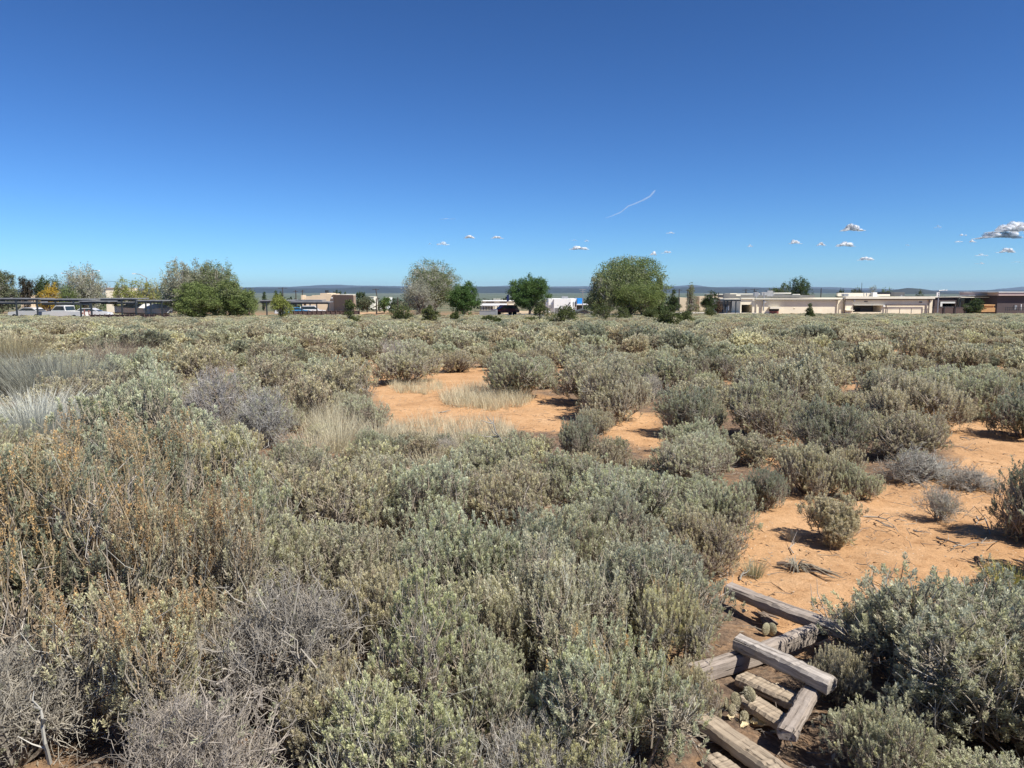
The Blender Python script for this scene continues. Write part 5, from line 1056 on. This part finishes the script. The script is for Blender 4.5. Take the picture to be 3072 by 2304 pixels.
# middle: block enclosure, asphalt, canopies, signs
e = Bld('block_wall', 97, 1467, 'smooth grey block wall enclosure left of the asphalt', 'wall'); ge_ = lowz(97)
e.part('front_wall', BLOCK, [(1438, 1487, 931.5, ge_, 0, .2)]); e.part('side_wall', BLOCK, [(1487.2, 1491, 931, ge_, .1, 3.0)]); e.part('cap', CONC, [(1437.5, 1487.3, 930.6, 931.4, -.05, .3)])
def slab(name, x0, x1, y0, y1, mat, dz, label=None):
    def q(px, py):
        r = ray(px, py); k = 1.
        for D in np.arange(60, 400, .25):
            if EYE + r[2] * D / r[1] < float(zg(0, D)): break
        return D
    ya, yb = q(1536, y1), q(1536, y0); b = MB(); ys = np.linspace(ya, yb, 24)
    for a, c in zip(ys[:-1], ys[1:]):
        xs = [(X(x0, (ya + yb) / 2), X(x1, (ya + yb) / 2))] * 2; nx = 16
        for i in range(nx):
            A = xs[0][0] + (xs[0][1] - xs[0][0]) * i / nx; Bx = xs[0][0] + (xs[0][1] - xs[0][0]) * (i + 1) / nx
            b.add([(A, a, zg(A, a) + dz), (Bx, a, zg(Bx, a) + dz), (Bx, c, zg(Bx, c) + dz), (A, c, zg(A, c) + dz)], [(0, 1, 2, 3)])
    return tag(b.build(name, mat), kind='structure')
slab('parking_lot', 1490, 1640, 943, 958, ASPH, .12); slab('bare_earth', 1515, 1640, 933, 943, solid('pale bare earth', (.50, .38, .24), .95, .2, .3), .10); slab('bare_earth', 1085, 1180, 932, 946, solid('orange bare earth', (.50, .33, .19), .95, .3, .3), .08)
slab('road', 2000, 2240, 938.5, 941.5, CONC, .14); slab('road', 1080, 1150, 925, 927.5, CONC, .14)
c = Bld('station_canopy', 158, 1480, 'white flat fuel station canopy on posts behind the grey block wall', 'canopy'); gc = lowz(158)
c.part('roof', WHITE, [(1440, 1520, 913, 917, 0, 8)]); c.part('fascia', PIPE, [(1440, 1520, 917.1, 918.5, -.05, .3)])
for x in (1441, 1449, 1457, 1466, 1474, 1483, 1491, 1499): c.part('post', DARKM, [(x, x + 1.8, 918.6, gc, .4, .3)])
c.part('back_panel', WHITE, [(1438, 1478, 920, 932, 7, .2)])
c = Bld('low_building', 215, 1480, 'long low cream roofed building beyond the canopy', 'building'); gc = lowz(215)
c.part('wall', STUC, [(1443, 1545, 904, gc, 0, 12)]); c.part('coping', WHITE, [(1442, 1546, 902.2, 903.9, -.3, 12.6)]); c.part('window_band', BROWN_SHADE, [(1458, 1482, 905, 907.5, -.1, .08), (1500, 1523, 905, 907.5, -.1, .08)])
s = Bld('pole_sign', 150, 1522, 'dark blue upright sign on a tan post right of the canopy', 'sign'); gs = lowz(150)
s.part('sign_panel', NAVY, [(1520, 1527, 884.5, 903, 0, .5)]); s.part('post', TAN, [(1521, 1525, 903.1, gs, .1, .3)])
s = Bld('traffic_sign', 120, 1556, 'dark utility box with a low post at the edge of the asphalt', 'box'); s.part('box', DARKM, [(1555, 1563, 940, 952.5, 0, .5)]); s.part('pole', DARKM, [(1550, 1551, 932, 951, .2, .1)])
B = Bld('white_building', 160, 1715, 'white boxy building with a bright blue corner block', 'building'); gw = lowz(160)
B.part('wall', WHITE, [(1662, 1714, 896.5, gw, 0, 12), (1646, 1661.8, 896.5, gw, .4, 6), (1640, 1645.8, 906, gw, .8, 4)]); B.part('side_wall', WHITE, [(1714.2, 1732, 896, gw, 1.2, 9)]); B.part('blue_block', BLUE, [(1733, 1750.5, 895, 911.5, .8, 6)]); B.part('awning', WHITE, [(1731, 1764, 911.8, 915, -.6, 5)])
B.part('shopfront', GLASS, [(1733, 1752, 915.3, gw, 2.2, .2)]); B.part('door', ROOFG_SHADE, [(1664, 1678, 924, gw, -.05, .05)]); B.part('door', ROOFG_SHADE, [(1681, 1711, 926.5, gw, -.05, .05)]); B.part('window', GLASS, [(1720.5, 1722.5, 906, 920, 1.12, .06)]); B.part('window', GLASS, [(1726.5, 1728.5, 906, 920, 1.12, .06)])
B.part('rooftop_unit', PIPE, [(1690, 1708, 889.5, 896, 4, 1.5)]); B.part('ladder', PIPE, [(1650.5, 1651.2, 911, 930, .2, .08), (1656, 1656.7, 911, 930, .2, .08)] + [(1651.2, 1656, 912 + i * 3, 912.6 + i * 3, .2, .08) for i in range(6)]); B.part('wall_lamp', DARKM, [(1708, 1711, 907, 910, -.25, .24)])
def shed():
    D = 118; r = empty('shed', (X(1747, D), D, float(zg(0, D)))); r['label'] = 'small grey gabled shed in front of the white building'; r['category'] = 'shed'; o = r.location
    x0, x1, xm = X(1717, D) - o.x, X(1780, D) - o.x, X(1752, D) - o.x; zt, ze = Z(929.5, D) - o.z, Z(941, D) - o.z
    b = MB(); b.box(x0 + .25, x1 - .25, 0, 4, -1, ze); b.add([(x0 + .25, 0, ze), (x1 - .25, 0, ze), (xm, 0, zt - .06), (x0 + .25, 4, ze), (x1 - .25, 4, ze), (xm, 4, zt - .06)], [(0, 1, 2), (3, 5, 4)]); b.build('wall', BLOCK, r)
    b = MB(); 
    for xa_, xb_ in ((x0, xm), (x1, xm)): b.hexa([(xa_, -.3, ze - .06), (xb_, -.3, zt), (xb_, 4.3, zt), (xa_, 4.3, ze - .06), (xa_, -.3, ze + .08), (xb_, -.3, zt + .14), (xb_, 4.3, zt + .14), (xa_, 4.3, ze + .08)])
    b.build('roof', TILE, r); b = MB(); xd = X(1765, D) - o.x; b.box(xd, xd + .75, -.08, -.02, -.6, .9); b.build('door', WHITE, r)
shed()
s = Bld('notice_board', 104, 2058, 'small cream board on two posts among the pinyons', 'sign'); s.part('board', CREAM, [(2054, 2064, 934.5, 938.5, 0, .1)]); s.part('post', CREAM, [(2055, 2056.2, 938.6, 946, 0, .1), (2062, 2063.2, 938.6, 946, 0, .1)])
B = Bld('low_building', 260, 2100, 'wide tan roofed building far behind the dark rounded pine', 'building'); gb = lowz(260); B.part('wall', TAN, [(2140, 2206, 884, gb, 0, 12), (2032, 2056, 893, gb, -4, 10), (2094, 2140, 889, gb, -2, 10)]); B.part('coping', CREAM, [(2139, 2207, 882.6, 883.9, -.3, 12.5)]); B.part('window', BROWN_SHADE, [(2155, 2170, 893, 896, -.1, .09)])
for x0, x1, yt, D, m_, lab in ((62, 92, 884.5, 150, TAN, 'small tan house roof left of the yellow bush'), (318, 372, 863, 210, STUC, 'pink low building glimpsed left of the willow'), (1105, 1122, 889.5, 300, CREAM, 'tiny cream house far off right of the tan building'), (1480, 1500, 897, 420, WHITE, 'tiny white roof far off above the canopy'), (1505, 1515, 898.5, 430, WHITE, 'tiny white shed far off left of the pole sign'), (1158, 1168, 891.5, 330, WHITE, 'tiny white tank far off left of the nearly leafless tree')):
    B = Bld('house', D, (x0 + x1) / 2, lab, 'house'); B.part('wall', m_, [(x0, x1, yt + 1.2, lowz(D), 0, 8)]); B.part('roof', CREAM if m_ is not STUC else PINKB, [(x0 - .5, x1 + .5, yt, yt + 1.1, -.3, 8.6)])
# poles, lamps, wires
def pole(px, yt, yb, D, label, arms=(), lean=0, name='utility_pole', mat=None, r_=.14, cat='pole'):
    zb = min(Z(yb, D), float(zg(0, D))) ; r = empty(name, (X(px, D), D, zb)); r['label'] = label; r['category'] = cat; h = Z(yt, D) - zb; b = MB(); b.tube([(lean * h * .0, 0, 0), (-lean * h * .5, 0, h * .5), (-lean * h, 0, h)], [r_, r_ * .9, r_ * .75], 8); b.build('post', mat or POLEW, r)
    for (dz, hw) in arms: b = MB(); b.box(-lean * h - hw, -lean * h + hw, -.06, .06, h - dz - .12, h - dz); b.build('crossarm', mat or POLEW, r)
    return r
for a_ in ((752, 863, 885, 260, 'short looking utility pole over the big clump, left of the others', ((.4, 1.1),)), (849, 862, 893, 230, 'tall utility pole with a wide crossarm left of the tan building', ((.2, 1.4),)), (888, 871, 900, 200, 'plain pole at the left end of the tan building', ((.2, .7),)),
           (908, 870, 890, 240, 'thin pole behind the tan building', ((.3, .7),)), (1129, 895, 925, 150, 'short pole with a round top right of the tan building', ()), (1193, 892, 920, 170, 'thin pale pole left of the nearly leafless tree', ()),
           (2037, 867, 896, 240, 'dark pole with crossarm right of the dark conifer', ((.3, .9),)), (2062, 868, 895, 242, 'dark pole left of its taller twin', ((.3, .6),)), (2068, 866, 935, 160, 'tall thin pole in front of the poplar', ()), (2155, 877, 884, 255, 'short pole over the tan roofed building', ((.2, .7),)),
           (2237, 867, 880, 230, 'twin armed pole over the left of the long building', ((.3, 1.2), (1.2, .8))), (2262, 866, 880, 232, 'pole with one long arm over the long building', ((.2, 1.3),)), (2462, 864, 880, 250, 'thin pole over the middle of the long building', ()), (2583, 848, 874, 215, 'thin radio mast over the right wing', ())):
    pole(*a_[:5], arms=a_[5], r_=.16 if a_[0] != 2583 else .08)
pole(1139, 866, 898, 210, 'leaning utility pole right of the tan building', arms=((.2, 1.0),), lean=.16); pole(1748, 866, 935, 150, 'tall light mast behind the blue corner block', arms=((.1, .7), (.5, .5)), mat=PIPE, r_=.1)
def lamp(px, yt, yb, D, arm_px, arm_y, label):
    zb = min(Z(yb, D), float(zg(0, D))); r = empty('street_lamp', (X(px, D), D, zb)); r['label'] = label; r['category'] = 'street lamp'; h = Z(yt, D) - zb; ax_ = X(arm_px, D) - X(px, D); az_ = Z(arm_y, D) - zb
    b = MB(); b.tube([(0, 0, 0), (0, 0, h * .5), (0, 0, h)], [.12, .1, .08], 8); b.build('post', PIPE, r); b = MB(); b.tube([(0, 0, h), (ax_ * .45, 0, h + (az_ - h) * .8), (ax_ * .85, 0, az_)], [.06, .05, .05], 6); b.build('arm', PIPE, r)
    b = MB(); sg = 1 if ax_ > 0 else -1; b.box(min(ax_ * .82, ax_ * 1.05), max(ax_ * .82, ax_ * 1.05), -.14, .14, az_ - .07, az_ + .08); b.build('lamp_head', WHITE, r)
lamp(443, 833, 905, 125, 404, 821, 'street lamp with a long arm above the willow'); lamp(2815, 872, 932, 140, 2838, 870.5, 'grey street lamp at the right end of the long building'); lamp(211, 822, 900, 130, 191, 819.5, 'street lamp hidden behind the silvery tree, head to the left'); lamp(283, 812, 900, 128, 303, 812, 'street lamp hidden behind the silvery tree, head to the right')
s = Bld('small_sign', 139, 2815, 'white sign with dark squares fixed on the street lamp post', 'sign'); s.part('panel', WHITE, [(2809, 2817.5, 877, 889, 0, .1)]); s.part('dark_square', BROWN_SHADE, [(2814, 2816, 879, 882, -.03, .02), (2814, 2816, 884, 887, -.03, .02)])
b = MB()
for (xa_, ya_, xb_, yb_, D) in ((-60, 820, 130, 836, 150),):
    p0, p1 = P(xa_, ya_, D), P(xb_, yb_, D); t = np.linspace(0, 1, 12)[:, None]; pp = np.array(p0) * (1 - t) + np.array(p1) * t; pp[:, 2] -= .5 * np.sin(t[:, 0] * math.pi); b.tube(pp, .025, 4)
tag(b.build('overhead_wire', DARKM), 'thin overhead wire crossing the sky above the far left trees', 'wire')
b = MB(); p0, p1 = P(312, 843, 150), P(356, 845, 150); t = np.linspace(0, 1, 8)[:, None]; pp = np.array(p0) * (1 - t) + np.array(p1) * t; b.tube(pp, .025, 4); tag(b.build('overhead_wire', DARKM), 'short stretch of wire between the silvery tree and the willow', 'wire')

# ------------------------------------------------------------------ clouds and vapour trail
def cloud_mat(name, dens):
    m, nt, out = new_mat(name); L = nt.links; a = N(nt, 'ShaderNodeBsdfPrincipled'); a.inputs['Base Color'].default_value = (.97, .97, .98, 1); a.inputs['Roughness'].default_value = 1; a.inputs['Specular IOR Level'].default_value = 0; a.inputs['Subsurface Weight'].default_value = 1; a.inputs['Subsurface Radius'].default_value = (1, 1, 1); a.inputs['Subsurface Scale'].default_value = 380
    t = N(nt, 'ShaderNodeBsdfTransparent'); mx = N(nt, 'ShaderNodeMixShader'); lw = N(nt, 'ShaderNodeLayerWeight'); lw.inputs[0].default_value = .5; tc = N(nt, 'ShaderNodeTexCoord'); nz = N(nt, 'ShaderNodeTexNoise'); nz.inputs['Scale'].default_value = 7; nz.inputs['Detail'].default_value = 5; L.new(tc.outputs['Generated'], nz.inputs[0])
    s = N(nt, 'ShaderNodeMath', operation='SUBTRACT'); s.inputs[0].default_value = .86; L.new(lw.outputs['Facing'], s.inputs[1]); p = N(nt, 'ShaderNodeMath', operation='MULTIPLY', use_clamp=True); L.new(s.outputs[0], p.inputs[0]); nn = N(nt, 'ShaderNodeMapRange'); nn.inputs[1].default_value = .35; nn.inputs[2].default_value = .6; nn.inputs[3].default_value = dens * .6; nn.inputs[4].default_value = dens * 1.3; L.new(nz.outputs[0], nn.inputs[0]); L.new(nn.outputs[0], p.inputs[1])
    L.new(p.outputs[0], mx.inputs[0]); L.new(t.outputs[0], mx.inputs[1]); L.new(a.outputs[0], mx.inputs[2]); L.new(mx.outputs[0], out.inputs[0]); return m
CL1, CL2, CL3 = cloud_mat('cumulus', 1.1), cloud_mat('thin cumulus', .55), cloud_mat('wisp', .22)
def cloud(cx, cy_, wpx, hpx, mat, seed, label):
    D = 42000. if wpx > 100 else 30000.; g = np.random.default_rng(seed); c = P(cx, cy_, D); W_, H_ = wpx * D / FPX, hpx * D / FPX; b = MB(); n = (7 if wpx < 60 else 20) if mat is CL1 else 3
    for i in range(n):
        u = (i + .5) / n * 2 - 1 + g.normal() * .06; env = max(.15, 1 - abs(u) ** 1.7) * (.7 + .5 * g.random()); hh = H_ * .5 * env; b.ell((u * W_ * .42, g.normal() * W_ * .12, -H_ * .5 + hh), (W_ * (.12 if n > 7 else .2) * (.7 + .6 * g.random()), W_ * .16, hh), 16, 10, bump=.10, seed=seed + i); vv = b.v[-1]; zb_ = -H_ * .5 + hh * .45; vv[:, 2] = np.where(vv[:, 2] < zb_, zb_ + (vv[:, 2] - zb_) * .12, vv[:, 2])
    o = b.build('cloud', mat, None, c, smooth=True); return tag(o, label, 'cloud', 'small fair weather clouds low in the sky')
for i, (cx, cy_, w_, h_, m_, lab) in enumerate(((1328, 731, 42, 11, CL2, 'small cloud left of the tall cottonwood top'), (1290, 731, 14, 5, CL3, 'faint speck of cloud at far left of the cloud row'), (1408, 711, 32, 9, CL1, 'small white cloud above the lone bright green tree, left one'), (1491, 711, 36, 10, CL1, 'small white cloud above the lone bright green tree, right one'),
        (1737, 743, 58, 14, CL1, 'white flat cloud left above the largest round elm'), (1760, 722, 14, 6, CL2, 'tiny cloud above the white flat one'), (1722, 720, 22, 5, CL3, 'faint wisp above the white flat cloud'), (1960, 760, 22, 12, CL1, 'small puffy cloud above the largest round elm'), (2000, 755, 36, 11, CL2, 'ragged thin cloud joined to the small puffy one'), (2012, 697, 28, 8, CL2, 'faint small cloud under the vapour trail end'),
        (2250, 737, 20, 9, CL2, 'tiny cloud between the elm and the long building'), (2386, 725, 34, 14, CL1, 'puffy cloud over the dark round tree'), (2464, 732, 28, 11, CL1, 'small cloud right of the puffy one'), (2535, 733, 54, 15, CL1, 'flat based cloud over the long building'), (2556, 684, 68, 20, CL1, 'elongated bright cloud high over the long building'), (2598, 776, 42, 11, CL1, 'low cloud just above the right wing'),
        (2724, 734, 18, 7, CL3, 'faint tiny cloud over the right wing'), (2876, 724, 26, 7, CL2, 'faint cloud left under the large cloud bank'), (2891, 703, 22, 10, CL2, 'small cloud left of the large cloud bank'), (2918, 723, 22, 8, CL1, 'small bright cloud touching the large cloud bank'), (2998, 704, 130, 24, CL1, 'large bright cloud bank at the right edge, lower tier'), (3040, 683, 130, 30, CL1, 'large cloud bank at the right edge, upper tier'),
        (3022, 751, 54, 15, CL1, 'flat cloud below the large cloud bank'), (2942, 764, 46, 10, CL2, 'thin flat cloud left below the bank'), (2942, 789, 32, 7, CL2, 'lowest small cloud above the purplish building'), (2812, 680, 22, 10, CL3, 'very faint wisp left of the cloud bank'), (3052, 785, 46, 5, CL3, 'faint streak near the right edge'), (1342, 656, 48, 4, CL3, 'faint high streak over the tall cottonwood'))):
    cloud(cx, cy_, w_, h_, m_, 500 + i * 13, lab)
def trail():
    D = 26000.; px = [(1815, 655), (1835, 648), (1862, 637), (1885, 618), (1905, 611), (1930, 600), (1950, 589), (1962, 575), (1966, 570)]; r_ = np.array([3, 14, 20, 24, 22, 27, 33, 36, 8.]); b = MB(); c = P(1890, 615, D)
    t = np.linspace(0, 8, 60); p = np.array([np.array(P(*q, D)) - np.array(c) for q in px]); pp = np.stack([np.interp(t, range(9), p[:, i]) for i in range(3)], 1); b.tube(pp, np.interp(t, range(9), r_) * (1 + .1 * np.sin(t * 5)), 8)
    m, nt, out = new_mat('vapour'); d = N(nt, 'ShaderNodeBsdfDiffuse'); d.inputs[0].default_value = (.95, .96, .98, 1); tr = N(nt, 'ShaderNodeBsdfTransparent'); mx = N(nt, 'ShaderNodeMixShader', i_0=.17); nt.links.new(tr.outputs[0], mx.inputs[1]); nt.links.new(d.outputs[0], mx.inputs[2]); nt.links.new(mx.outputs[0], out.inputs[0])
    tag(b.build('vapour_trail', m, None, c, smooth=True), 'short curved white vapour trail in the blue sky', 'vapour trail')
trail()
# ------------------------------------------------------------------ air that pales the far hills
def haze():
    b = MB(); b.box(-60000, 60000, -300, 60000, -80, 620); m, nt, out = new_mat('haze air'); v = N(nt, 'ShaderNodeVolumePrincipled'); v.inputs['Color'].default_value = (.50, .70, 1.0, 1); v.inputs['Density'].default_value = HAZE; v.inputs['Anisotropy'].default_value = .1
    nt.links.new(v.outputs[0], out.inputs['Volume']); tag(b.build('haze', m), 'thin blue air over the whole valley', 'haze', kind='stuff')
HAZE = 1.15e-5
haze()
